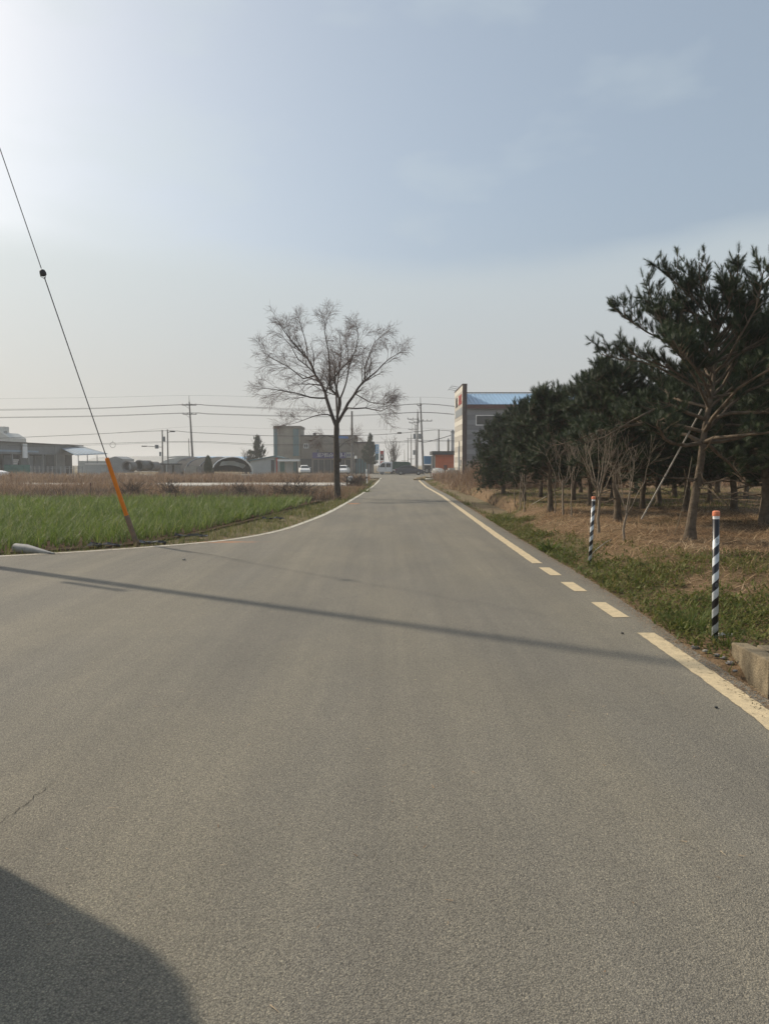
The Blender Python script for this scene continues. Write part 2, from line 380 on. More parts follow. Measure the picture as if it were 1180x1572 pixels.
M['stripe'] = stripe_post_mat()
M['cap'] = mat('salmon_cap', (.75, .26, .14), .5, .15, 20)
M['needle'] = leaf_mat('pine_needles', [(.020, .036, .016), (.036, .058, .023), (.060, .078, .030)], .12, .55)
M['onion'] = leaf_mat('onion_leaf', [(.075, .12, .022), (.13, .195, .032), (.20, .26, .06), (.35, .32, .13)], .42, .55, .25)
M['grass'] = leaf_mat('verge_grass', [(.06, .095, .018), (.11, .145, .03), (.18, .175, .055), (.30, .225, .11)], .4)
M['weed'] = leaf_mat('low_weeds', [(.065, .09, .018), (.115, .14, .028), (.17, .17, .045), (.25, .19, .09)], .38)
M['straw'] = leaf_mat('straw', [(.19, .115, .063), (.36, .235, .135), (.49, .35, .21), (.60, .48, .33)], .25)
M['drygrass'] = leaf_mat('dry_grass', [(.085, .05, .034), (.19, .115, .07), (.29, .19, .115), (.38, .28, .18)], .3)
M['brush'] = leaf_mat('dead_brush', [(.05, .035, .026), (.09, .062, .045), (.14, .10, .07)], .15)

# ------------------------------------------------------------------ haze in the air
EXT = 900.0
hz = MB().box(-EXT-20, EXT+20, -60, EXT+20, -1.6, 15.5)
hm, N_, L_ = new_mat('thin_haze')
ho = N_.new('ShaderNodeOutputMaterial'); pv = N_.new('ShaderNodeVolumePrincipled')
pv.inputs['Density'].default_value = .0009; pv.inputs['Color'].default_value = (.93, .95, .97, 1); pv.inputs['Anisotropy'].default_value = .25
L_.new(pv.outputs[0], ho.inputs['Volume'])
hm.cycles.homogeneous_volume = True; hm.cycles.volume_sampling = 'DISTANCE'
haze = hz.build('haze', hm); tag(haze, kind='stuff')

# ------------------------------------------------------------------ setting: ground, road, lane
g = MB(); g.box(-EXT, EXT, -40, EXT, -.5, -.09)
ground = g.build('ground', M['earth']); tag(ground, kind='structure')

# lines traced on the tarmac
RL = [gnd(*p) for p in ((1420, 1300), (1180, 1105), (1090, 1040), (1000, 978), (820, 862), (765, 824), (718, 790), (678, 761), (654, 747.5), (644.5, 739), (639.5, 733))]
LL = [gnd(*p) for p in ((-160, 862), (0, 854), (110, 848), (200, 842), (290, 835), (350, 829), (400, 821), (435, 813), (462, 804), (500, 789), (530, 773), (556, 757.5), (574, 745), (582, 737), (584.5, 733.5))]
RLx = np.array([p.x for p in RL]); RLy = np.array([p.y for p in RL])
def right_edge(y): return np.interp(y, RLy, RLx) + np.interp(y, [0, 6.8, 8.2, 10, 12, 40, 90], [.20, .19, .28, .36, .40, .42, .5])
LLx = np.array([p.x for p in LL]); LLy = np.array([p.y for p in LL])
def left_edge(y): return np.interp(y, LLy, LLx)     # x of the left line for a distance y (y > 13)
yc0, yc1 = 92.0, 124.0
def road_outline():
    pts = []
    ys = [-12, 0, 3, 5, 6, 7, 7.6, 8.2, 9, 10, 11, 12, 13, 16, 20, 25, 30, 40, 50, 60, 70, 80]
    for y in ys: pts.append((float(right_edge(y)), y))
    e = float(right_edge(80)); pts += [(e+.2, 86), (e+1.2, yc0-3), (e+4.5, yc0), (140, yc0+4), (140, yc1+4), (-140, yc1), (-140, yc0+6), (-6.5, yc0+1), (-2.2, yc0-2)]
    for p in reversed(LL): pts.append((p.x-.1, p.y+.1))
    pts += [(-60, pts[-1][1]-.4), (-60, -12)]
    return pts
ro = road_outline()
import bmesh
def flat_sheet(name, outline, z, depth, m):
    bm = bmesh.new(); vs = [bm.verts.new((x, y, z)) for x, y in outline]
    f = bm.faces.new(vs); bm.normal_update()
    if f.normal.z < 0: f.normal_flip()
    r = bmesh.ops.extrude_face_region(bm, geom=[f])
    for v in [e for e in r['geom'] if isinstance(e, bmesh.types.BMVert)]: v.co.z = z
    for v in vs: v.co.z = z-depth
    top = [x for x in r['geom'] if isinstance(x, bmesh.types.BMFace)]
    bmesh.ops.triangulate(bm, faces=[x for x in bm.faces if len(x.verts) > 4]); bmesh.ops.recalc_face_normals(bm, faces=bm.faces)
    me = bpy.data.meshes.new(name); bm.to_mesh(me); bm.free(); me.materials.append(m)
    return link_mesh(name, me)
road = flat_sheet('road', ro, 0.0, .3, M['asphalt']); tag(road, kind='structure')
def line_strip(name, pts, w0, w1, m, parent, z=.004, fine=0):
    P = [Vector(p) for p in pts]; mb = MB(); vs = []
    if fine:
        Q = []
        for a, b in zip(P[:-1], P[1:]):
            for i in range(fine): Q.append(a.lerp(b, i/fine))
        P = Q+[P[-1]]
    for i, p in enumerate(P):
        t = P[min(i+1, len(P)-1)]-P[max(i-1, 0)]; t.z = 0; t.normalize(); nrm = Vector((t.y, -t.x, 0))
        j = random.uniform(-.006, .006)
        vs += [p-nrm*(w0+j), p+nrm*(w1+j)]
    vs = [(v.x, v.y, z) for v in vs]
    mb.add(vs, [(2*i, 2*i+1, 2*i+3, 2*i+2) for i in range(len(P)-1)])
    return mb.build(name, m, parent)
random.seed(3)
rl = lambda y: Vector((float(np.interp(y, RLy, RLx)), y, 0))
Y0 = gnd(985, 972).y
line_strip('edge_line', [rl(y) for y in np.linspace(-3, Y0, 150)], .085, .085, M['paint'], road)
Ya = gnd(820, 865).y
line_strip('edge_line', [rl(y) for y in np.concatenate([np.linspace(Ya, 20, 60), np.linspace(20.5, 79, 60)])], .085, .085, M['paint'], road)
for (pa, pb) in ((948, 925), (908, 894), (883.5, 871.5)):
    line_strip('line_dash', [rl(y) for y in (gnd(900, pa).y, (gnd(900, pa).y+gnd(900, pb).y)/2, gnd(900, pb).y)], .085, .085, M['paint'], road)
def smooth_poly(P, n=4):
    out = []
    for i in range(len(P)-1):
        p0, p1, p2, p3 = P[max(i-1, 0)], P[i], P[i+1], P[min(i+2, len(P)-1)]
        for k in range(n):
            t = k/n
            out.append(.5*((2*p1)+(-p0+p2)*t+(2*p0-5*p1+4*p2-p3)*t*t+(-p0+3*p1-3*p2+p3)*t**3))
    return out+[P[-1]]
LLs = smooth_poly(LL)
line_strip('edge_line', LLs, .07, .07, M['pale_paint'], road)
# fine cracks in the tarmac
M['crack'] = mat('crack_dark', (.035, .033, .03), .95, .2, 10)
def crack(a, b, seed, w=.004):
    rnd = random.Random(seed); A, B = gnd(*a), gnd(*b); n = 26
    t = (B-A).normalized(); nr = Vector((-t.y, t.x, 0)); pts = []; o = 0
    for i in range(n+1):
        o += rnd.uniform(-.012, .012); pts.append(A.lerp(B, i/n)+nr*o)
    mb = MB(); vs = []
    for i, p in enumerate(pts):
        ww = w*rnd.uniform(.4, 1.2)*(math.sin(math.pi*min(max(i/n, .03), .97))**.5)
        vs += [(p.x-nr.x*ww, p.y-nr.y*ww, .0025), (p.x+nr.x*ww, p.y+nr.y*ww, .0025)]
    mb.add(vs, [(2*i, 2*i+1, 2*i+3, 2*i+2) for i in range(n)])
    mb.build('crack', M['crack'], road)
crack((-20, 1280), (82, 1200), 1, .0018); crack((240, 838), (380, 862), 2, .006)
# pale concrete farm lane behind the onion field
lane = flat_sheet('lane', [(-70, 57), (-3.2, 60), (-1.8, 66), (-4, 68.5), (-70, 66)], -.02, .2, M['lane']); tag(lane, kind='structure')

# right-hand bank ------------------------------------------------------------
def vnoise(x, y, seed=0):
    rs = np.random.RandomState(seed); out = np.zeros_like(x, dtype=float)
    for k in range(7):
        f = .35*1.55**k; a = rs.uniform(0, 2*np.pi); ph = rs.uniform(0, 6.28, 2); b = a+rs.uniform(1, 2)
        out += np.sin(f*(x*np.cos(a)+y*np.sin(a))*2.2+ph[0])*np.sin(f*(x*np.cos(b)+y*np.sin(b))*2.2+ph[1])/(1+.55*k)
    return out/3.0
def sst(a, b, x):
    t = np.clip((x-a)/(b-a), 0, 1); return t*t*(3-2*t)
DITCH_X0 = 1.35
def zr(x, y):
    x = np.asarray(x, dtype=float); y = np.asarray(y, dtype=float)
    e = x-right_edge(y)
    h = np.interp(y, [0, 8, 12, 20, 40, 80], [.05, .07, .32, .40, .36, .28])
    z = -.03+sst(.05, 1.9, e)*h + .5*vnoise(x, y, 4)*sst(1.2, 2.5, e)*np.interp(y, [5, 10, 14, 30], [.05, .22, .28, .14])*.85
    z += vnoise(x*4, y*4, 9)*.018*sst(.1, .6, e)
    dm = sst(23, 29, y)*(1-sst(48, 56, y))
    z -= dm*np.exp(-((e-.95)/.40)**2)*.85
    z -= (1-sst(5.5, 6.3, y))*np.exp(-((e-.1)/.35)**2)*.22*sst(2, 4.5, y)
    z -= .6*sst(.30, .42, e)*(1-sst(1.7, 1.9, e))*sst(4.2, 4.5, y)*(1-sst(6.25, 6.42, y))
    z += .07*np.exp(-((y-6.9)/.40)**2)*np.exp(-((e-.45)/.3)**2)
    return z
def grid_sheet(name, xs_fn, ys, nx, m):
    V = []; 
    for y in ys:
        x0, x1 = xs_fn(y); t = np.linspace(0, 1, nx)**1.8; x = x0+(x1-x0)*t; yy = np.full(nx, y)
        V.append(np.stack([x, yy, zr(x, yy)], 1))
    V = np.concatenate(V); ny = len(ys)
    i = np.arange(ny-1)[:, None]*nx+np.arange(nx-1)[None, :]
    Fc = np.stack([i, i+1, i+nx+1, i+nx], -1).reshape(-1, 4)
    return np_mesh(name, V, Fc, m, smooth=True)
ysr = np.concatenate([np.arange(-6, 4, .5), np.arange(4, 24, .14), np.arange(24, 60, .35), np.arange(60, 91, 1.0)])
bank = grid_sheet('verge_ground', lambda y: (float(right_edge(y))-.02, float(right_edge(y))+45), ysr, 150, M['bank']); tag(bank, kind='structure')

# onion field --------------------------------------------------------------
FB = [gnd(*p, -.05) for p in ((-200, 862), (-60, 853), (0, 848), (90, 843), (190, 836), (235, 831), (300, 819), (380, 800), (440, 785), (495, 768))]
FBx = np.array([p.x for p in FB]); FBy = np.array([p.y for p in FB])
FAR_Y = 34.5
fo = [(p.x, p.y-.12) for p in FB] + [(FB[-1].x+.2, FAR_Y+.3), (-45, FAR_Y+.3), (-45, FB[0].y)]
field = flat_sheet('field_soil', fo, -.045, .2, M['soil']); tag(field, kind='structure')

def in_field(x, y): # right of the near/right border -> outside
    xb = np.interp(y, FBy, FBx); return (x < xb) & (y < FAR_Y)
def blades(name, P, length, width, lean, m, segs=3, droop=.6, var=None, seed=0, parent=None, az=None, kind='stuff', twist=.5):
    """P (N,3) bases; each blade is a ribbon of segs quads tapering to its tip; lean 0 upright .. 1 lying"""
    rs = np.random.RandomState(seed); n = len(P)
    az = rs.uniform(0, 2*np.pi, n) if az is None else az
    length = np.broadcast_to(length, n); width = np.broadcast_to(width, n); lean = np.broadcast_to(lean, n)
    if var is None: var = rs.uniform(0, 1, n)
    hd = np.stack([np.cos(az), np.sin(az), np.zeros(n)], 1)
    sa = az+np.pi/2+rs.uniform(-twist, twist, n); sd_ = np.stack([np.cos(sa), np.sin(sa), np.zeros(n)], 1)
    pos = P.copy(); VV = []
    for k in range(segs+1):
        t = k/segs
        w = width*(1-t**1.6)*.5+width*.04
        VV.append(pos-sd_*w[:, None]); VV.append(pos+sd_*w[:, None])
        if k < segs:
            ang = np.clip(lean*(np.pi/2)+droop*(t+.5/segs)*(np.pi/2)*rs.uniform(.5, 1.3, n), 0, 2.6)
            st = (length/segs)[:, None]
            pos = pos+st*(hd*np.sin(ang)[:, None]+np.array([0, 0, 1])*np.cos(ang)[:, None])
    V = np.stack(VV, 1).reshape(-1, 3); k = 2*(segs+1)
    b = np.arange(n)[:, None]*k; q = []
    for s in range(segs): q.append(np.stack([b[:, 0]+2*s, b[:, 0]+2*s+1, b[:, 0]+2*s+3, b[:, 0]+2*s+2], 1))
    Fc = np.stack(q, 1).reshape(-1, 4)
    o = np_mesh(name, V, Fc, m, parent, np.repeat(var, k))
    if kind: tag(o, kind=kind)
    return o
rs = np.random.RandomState(11)
def onion():
    P = []
    for (ya, yb, sx, sy) in ((12.6, 19, .20, .155), (19, 26, .22, .19), (26, FAR_Y, .25, .25)):
        ys = np.arange(ya, yb, sy); xs = np.arange(-24, 0, sx)
        X, Y = np.meshgrid(xs, ys); X = X.ravel()+rs.normal(0, .025, X.size); Y = Y.ravel()+rs.normal(0, .04, Y.size)
        k = in_field(X+.12, Y) & (X > -.52*Y-3.5) & (rs.uniform(0, 1, X.size) > .05)
        P.append(np.stack([X[k], Y[k], np.full(k.sum(), -.045)], 1))
    P = np.concatenate(P); far = P[:, 1] > 22
    out = []
    reps = 8
    Q = np.repeat(P, reps, 0); n = len(Q)
    Q = Q+np.stack([rs.normal(0, .010, n), rs.normal(0, .010, n), np.zeros(n)], 1)
    patch = np.repeat(vnoise(P[:, 0]*1.3, P[:, 1]*1.3, 21), reps)
    ln = rs.uniform(.34, .62, n)*(1+.30*patch)*np.repeat(rs.uniform(.72, 1.15, len(P)), reps); wd = rs.uniform(.008, .015, n)*np.where(Q[:, 1] > 22, 1.5, 1)
    lean = np.abs(rs.normal(.10, .13, n))
    v = np.clip(rs.beta(2, 3, n)+.25*patch, 0, 1); v = np.where(rs.uniform(0, 1, n) < .05, rs.uniform(.85, 1, n), v*.8)
    o = blades('onion_crop', Q, ln, wd, lean, M['onion'], 3, .75, v, 5)
    tag(o, 'rows of green onions growing in the field beside the road', 'crop')
onion()

# ------------------------------------------------------------------ ground cover
def verge_left():
    n = 60000; x = rs.uniform(-20, -.3, n); y = rs.uniform(12.5, 60, n)
    lim = np.interp(x, LLx, LLy)
    k = (y > lim+.10) & (x > -.55*y-3) & ~((y > np.interp(x, FBx, FBy)-.12) & (x < FB[-1].x+.1) & (y < FAR_Y))
    k &= (y < lim+14) & (x > -12)
    x, y = x[k], y[k]; pn = vnoise(x*2.2, y*2.2, 3)
    d = np.minimum(1, .55+pn*.8); kk = rs.uniform(0, 1, len(x)) < d
    x, y, pn = x[kk], y[kk], pn[kk]; far = y > 30
    P = np.stack([x, y, np.full(len(x), -.09)], 1)
    P = np.repeat(P, 4, 0); m = len(P); P[:, :2] += rs.normal(0, .05, (m, 2))
    pn = np.repeat(pn, 4); ln = np.clip(.13+.10*pn+rs.normal(0, .04, m), .05, .4)+.09
    o = blades('verge_grass', P, ln, np.where(P[:, 1] > 25, .016, .010), np.abs(rs.normal(.35, .3, m)), M['grass'], 2, .6, np.clip(rs.beta(2, 2, m)+.25*(np.repeat(vnoise(x*.9, y*.9, 8), 4)), 0, 1), 6)
verge_left()
def band(name, n, xr, yr, lr, wr, m, seed, cond=None, lean=.18, zf=None, label=None, vb=(2, 2), droop=.5, clump=1.0):
    r = np.random.RandomState(seed); x = r.uniform(*xr, n); y = r.uniform(*yr, n)
    pn = vnoise(x*.8*clump, y*.8*clump, seed)
    k = r.uniform(0, 1, n) < np.clip(.5+1.6*pn, .05, 1)
    if cond is not None: k &= cond(x, y)
    x, y, pn = x[k], y[k], pn[k]; z = np.full(len(x), -.10) if zf is None else zf(x, y)-.02
    m_ = len(x); ln = np.clip(r.uniform(*lr, m_)*(1+.9*pn), .03, 5)
    return blades(name, np.stack([x, y, z], 1), ln, r.uniform(*wr, m_), np.abs(r.normal(0, lean, m_)), m, 3, droop, np.clip(r.beta(*vb, m_)+.2*pn, 0, 1), seed)
lv = lambda x, y: (x < left_edge(y)-.25) & (x > -.56*y-6)
band('dry_grass', 60000, (-40, 0), (35, 55), (.25, .62), (.012, .03), M['drygrass'], 31, lv, .35)
band('dry_grass', 22000, (-40, -15), (44, 57), (.45, .9), (.015, .035), M['drygrass'], 36, lv, .3)
band('dead_brush', 34000, (-40, -1), (34.8, 44), (.25, .6), (.012, .03), M['brush'], 32, lambda x, y: lv(x, y) & (x < left_edge(y)-1.0), .4)
band('dry_grass', 75000, (-62, -1.5), (69, 92), (.35, .95), (.02, .05), M['drygrass'], 33, lambda x, y: lv(x, y) & ((x < -4) | (y < 86)), .25)
band('verge_grass', 12000, (-3.4, 0), (36, 76), (.12, .35), (.012, .03), M['grass'], 34, lambda x, y: lv(x, y) & (x > left_edge(y)-1.5), .4)
# right bank
def zone(f): return lambda x, y: f(x-right_edge(y), x, y)
wd = zone(lambda e, x, y: (e > .04) & (e < np.interp(y, [4, 6.3, 6.7, 7.6, 8.2, 10.6, 11.8, 14, 18, 24], [.1, .15, .6, 1.8, 9, 9, 1.7, 1.0, .8, .7])+.7*vnoise(x*1.5, y*1.5, 2)) & (x < .56*y+1.5))
def weeds():
    r = np.random.RandomState(41); n = 26000; x = r.uniform(2.2, 9, n); y = r.uniform(4.6, 24, n)
    pn = vnoise(x*1.7, y*1.7, 41); k = wd(x, y) & (r.uniform(0, 1, n) < np.clip(.42+1.7*pn, .05, 1)); x, y, pn = x[k], y[k], pn[k]
    c = np.stack([x, y, zr(x, y)], 1); per = 9; P = np.repeat(c, per, 0); m = len(P)
    P += r.normal(0, 1, (m, 3))*np.array([.05, .05, .012]); P[:, 2] += np.abs(r.normal(0, .035, m))*np.clip(1+np.repeat(pn, per), .3, 2)
    v = np.clip(r.beta(2, 2.2, m)+.28*np.repeat(vnoise(x*.8, y*.8, 77), per), 0, 1)
    blades('low_weeds', P, r.uniform(.03, .085, m), r.uniform(.012, .028, m), r.uniform(.2, .9, m), M['weed'], 2, .3, v, 42)
weeds()
band('verge_grass', 42000, (2.2, 9), (4.8, 24), (.07, .20), (.005, .010), M['grass'], 43, wd, .4, zr, clump=2)
def straw():
    r = np.random.RandomState(51); n = 120000; x = r.uniform(2.5, 16, n); y = r.uniform(5.5, 22, n); e = x-right_edge(y)
    k = (e > .9+.5*vnoise(x*2, y*2, 5)) & (y > 6.9) & ~((wd(x, y)) & (r.uniform(0, 1, n) < .70)) & (x < .56*y+2); pn = vnoise(x*1.3, y*1.3, 61)
    k &= r.uniform(0, 1, n) < np.clip(.75+.9*pn, .2, 1); x, y, pn = x[k], y[k], pn[k]; m = len(x)
    P = np.stack([x, y, zr(x, y)+np.abs(r.normal(0, .018, m))], 1)
    blades('straw_mulch', P, r.uniform(.12, .38, m), r.uniform(.006, .013, m), r.normal(.93, .12, m), M['straw'], 2, .06, np.clip(r.beta(2, 2, m)*.8+.1+.5*vnoise(x*2.2, y*2.2, 66), 0, 1), 52)
straw()
band('dead_brush', 9000, (2.5, 8), (25, 52), (.15, .5), (.012, .03), M['brush'], 59, zone(lambda e, x, y: (e > .45) & (e < 1.5)), .5, zr)
orch = zone(lambda e, x, y: (e > .5) & (x < .56*y+2))
band('orchard_grass', 62000, (3, 24), (15, 42), (.06, .17), (.010, .02), M['grass'], 53, zone(lambda e, x, y: (e > .1) & (x < .56*y+2) & ((y > 21+1.5*vnoise(x, y, 6)) | (e < 1.0)) & ~((y > 27) & (e > .4) & (e < 1.5))), .5, zr)
band('dry_grass', 12000, (3, 22), (15, 40), (.08, .22), (.008, .018), M['drygrass'], 54, orch, .7, zr)
band('dry_grass', 26000, (3, 14), (40, 84), (.35, .95), (.015, .035), M['drygrass'], 55, zone(lambda e, x, y: (e > .9+.3*vnoise(x, y, 3)) & ~((y > 74) & (e > 3.5))), .3, zr)
band('reed_bed', 9000, (4.4, 9.5), (40, 58), (.9, 1.75), (.015, .035), M['drygrass'], 56, zone(lambda e, x, y: (e > 2.0) & (e < 6)), .15, zr, droop=.35)
band('reed_bed', 17000, (16, 60), (44, 62), (.9, 1.7), (.03, .06), M['drygrass'], 57, None, .18, zr, droop=.35)
band('verge_grass', 14000, (2.6, 6), (22, 80), (.10, .26), (.012, .025), M['grass'], 58, zone(lambda e, x, y: (e > .06) & (e < .8)), .4, zr)

# a few single plants that stand out on the verge
def tuft(name, label, cat, p, n, lr, w, m, seed, lean=.45, spread=.07, vlo=0, vhi=.6):
    r = np.random.RandomState(seed); P = r.normal(0, spread, (n, 3)); P[:, 2] = 0
    az = np.arctan2(P[:, 1], P[:, 0])+r.normal(0, .5, n)
    o = blades(name, P, r.uniform(*lr, n), w, np.abs(r.normal(lean*.5, lean*.5, n)), m, 4, .7, r.uniform(vlo, vhi, n), seed, az=az, kind=None)
    o.location = p; return tag(o, label, cat)
def onbank(px, py):
    p = gnd(px, py, 0)
    for _ in range(4): p = gnd(px, py, float(zr(p.x, p.y)))
    return p
tuft('grass_tuft', 'big lush green grass tuft left of the near striped post', 'grass tuft', onbank(1058, 966), 300, (.16, .32), .009, M['grass'], 1, .7, .11)
tuft('grass_tuft', 'small grass tuft growing against the concrete drain wall', 'grass tuft', onbank(1118, 992), 80, (.10, .2), .008, M['grass'], 2, .6, .05)
tuft('leafy_weed', 'bright green leafy weed by the road edge left of the far striped post', 'weed', onbank(843, 846), 70, (.14, .3), .05, M['grass'], 3, .8, .08, 0, .4)
tuft('grass_tuft', 'dark green grass tuft at the foot of the far striped post', 'grass tuft', onbank(921, 872), 120, (.10, .2), .009, M['weed'], 4, .8, .09)
tuft('leafy_weed', 'low dark weed clump on the bank left of the pale saplings', 'weed', onbank(778, 800), 60, (.10, .2), .04, M['weed'], 5, .9, .1)
tuft('leafy_weed', 'yellow green weed mound beside the bare tree and the road line', 'weed', gnd(556, 757, -.08), 140, (.2, .5), .05, M['grass'], 6, .9, .25, 0, .5)

# dry bushes in front of the lane: many thin bent stems
def bush(label, p, h, n, seed, m='twig', spread=.9):
    r = random.Random(seed); mb = MB()
    for i in range(n):
        a = r.uniform(0, 6.283); s = r.uniform(.05, spread*1.6); L_ = h*r.uniform(.3, 1); q = Vector((r.gauss(0, .28)*h, r.gauss(0, .2)*h, -.05))
        pts = [q]; d = Vector((math.cos(a)*s, math.sin(a)*s, 1)).normalized()
        for k in range(4):
            d = (d+Vector((r.uniform(-.35, .35), r.uniform(-.35, .35), -.12))).normalized(); pts.append(pts[-1]+d*L_/4)
        mb.tube(pts, [.012, .01, .008, .006, .004], 3, cap=False)
        for k in (2, 3):
            dd = (d+Vector((r.uniform(-.8, .8), r.uniform(-.8, .8), .1))).normalized(); mb.tube([pts[k], pts[k]+dd*L_*.3], [.007, .003], 3, cap=False)
    o = mb.build('dry_bush', M[m]); o.location = p; return tag(o, label, 'bush', 'dry bushes along the field edge')
bush('big bare bush of splayed stems left of the bare tree', at(463, 757, 37), 1.25, 80, 1)
bush('round dark bare bush between the bare tree and the white marker post', at(548, 745, 52), 1.3, 170, 2)
bush('reddish dry bush to the right of the leaning orange guard', at(205, 757, 38), 1.0, 90, 3)
bush('low dry bush of arching stems at the far edge of the onion field', at(435, 757, 37), .7, 90, 4, spread=1.6)
bush('dry bush standing before the concrete pipes', at(262, 755, 39), 1.0, 60, 5)
bush('thin dry bush just left of the big bare bush', at(372, 757, 38), .9, 60, 6)

# ------------------------------------------------------------------ trees
def tree_tubes(limbs, seed, levels, spawn, out, r0s):
    pass
class TB:
    """fast collector of 3- to 6-sided tubes"""
    def __init__(s): s.V = []; s.F = []; s.n = 0
    def tube(s, pts, rad, n=3):
        P = np.asarray(pts, float); k = len(P); T = np.gradient(P, axis=0); T /= np.linalg.norm(T, axis=1)[:, None]+1e-9
        ref = np.array([.31, .77, .12]) if abs(T[0, 1]) < .8 else np.array([1., .1, 0]); A = ref-T*(T@ref)[:, None]; A /= np.linalg.norm(A, axis=1)[:, None]+1e-9
        B = np.cross(T, A); an = 2*np.pi*np.arange(n)/n; r = np.asarray(rad, float)[:, None, None]
        V = P[:, None, :]+r*(A[:, None, :]*np.cos(an)[None, :, None]+B[:, None, :]*np.sin(an)[None, :, None])
        i = np.arange(k-1)[:, None]*n; j = np.arange(n)[None, :]; j2 = (j+1) % n
        s.F.append(np.stack([i+j, i+j2, i+n+j2, i+n+j], -1).reshape(-1, 4)+s.n); s.V.append(V.reshape(-1, 3)); s.n += k*n
    def build(s, name, m, parent=None, smooth=True):
        return np_mesh(name, np.concatenate(s.V), np.concatenate(s.F), m, parent, smooth=smooth)
def unit(v): return v/(np.linalg.norm(v)+1e-9)
def bare_crown(big, fine, limbs, seed, lv=3, tip=.0022, droop=.0, dens=1.0, seglen=None):
    r = np.random.RandomState(seed)
    def grow(p, d, L, rad, level):
        k = 5 if level > 0 else 3
        pts = [p]; 
        for i in range(k):
            d = unit(d+r.normal(0, .13 if level > 1 else .08, 3)+np.array([0, 0, (.05 if level > 1 else -droop)])); pts.append(pts[-1]+d*L/k)
        rr = np.linspace(rad, max(tip, rad*.35), k+1)
        (big if rad > .012 else fine).tube(pts, rr, 5 if rad > .02 else 3)
        if level > 0: kids(np.array(pts), rr, L, level)
    def kids(pts, rr, L, level):
        n = max(3, int((4+L*4.0)*dens)); k = len(pts)-1
        for c in range(n):
            t = r.uniform(.18, 1.0)*k; i = min(int(t), k-1); p = pts[i]+(pts[i+1]-pts[i])*(t-i); d = unit(pts[i+1]-pts[i])
            s = unit(np.cross(d, r.normal(0, 1, 3))); ang = r.uniform(.35, .95); dd = unit(d*math.cos(ang)+s*math.sin(ang)+np.array([0, 0, .12]))
            rem = 1-t/k*.55; grow(p, dd, max(.32, min(L*.70, 1.7)*rem*r.uniform(.5, 1.2)), max(tip, np.interp(t, range(k+1), rr)*.5), level-1)
    for pts, ra, rb in limbs:
        P = np.array(pts, float); k = len(P)
        Q = [P[0]]
        for i in range(k-1):
            for t in (.5, 1.0): Q.append(P[i]+(P[i+1]-P[i])*t+(r.normal(0, .02, 3) if t < 1 else 0))
        Q = np.array(Q); rr = np.linspace(ra, rb, len(Q)); big.tube(Q, rr, 7)
        L = np.linalg.norm(np.diff(Q, axis=0), axis=1).sum(); kids(Q[1:], rr[1:], L*.62, lv-1)
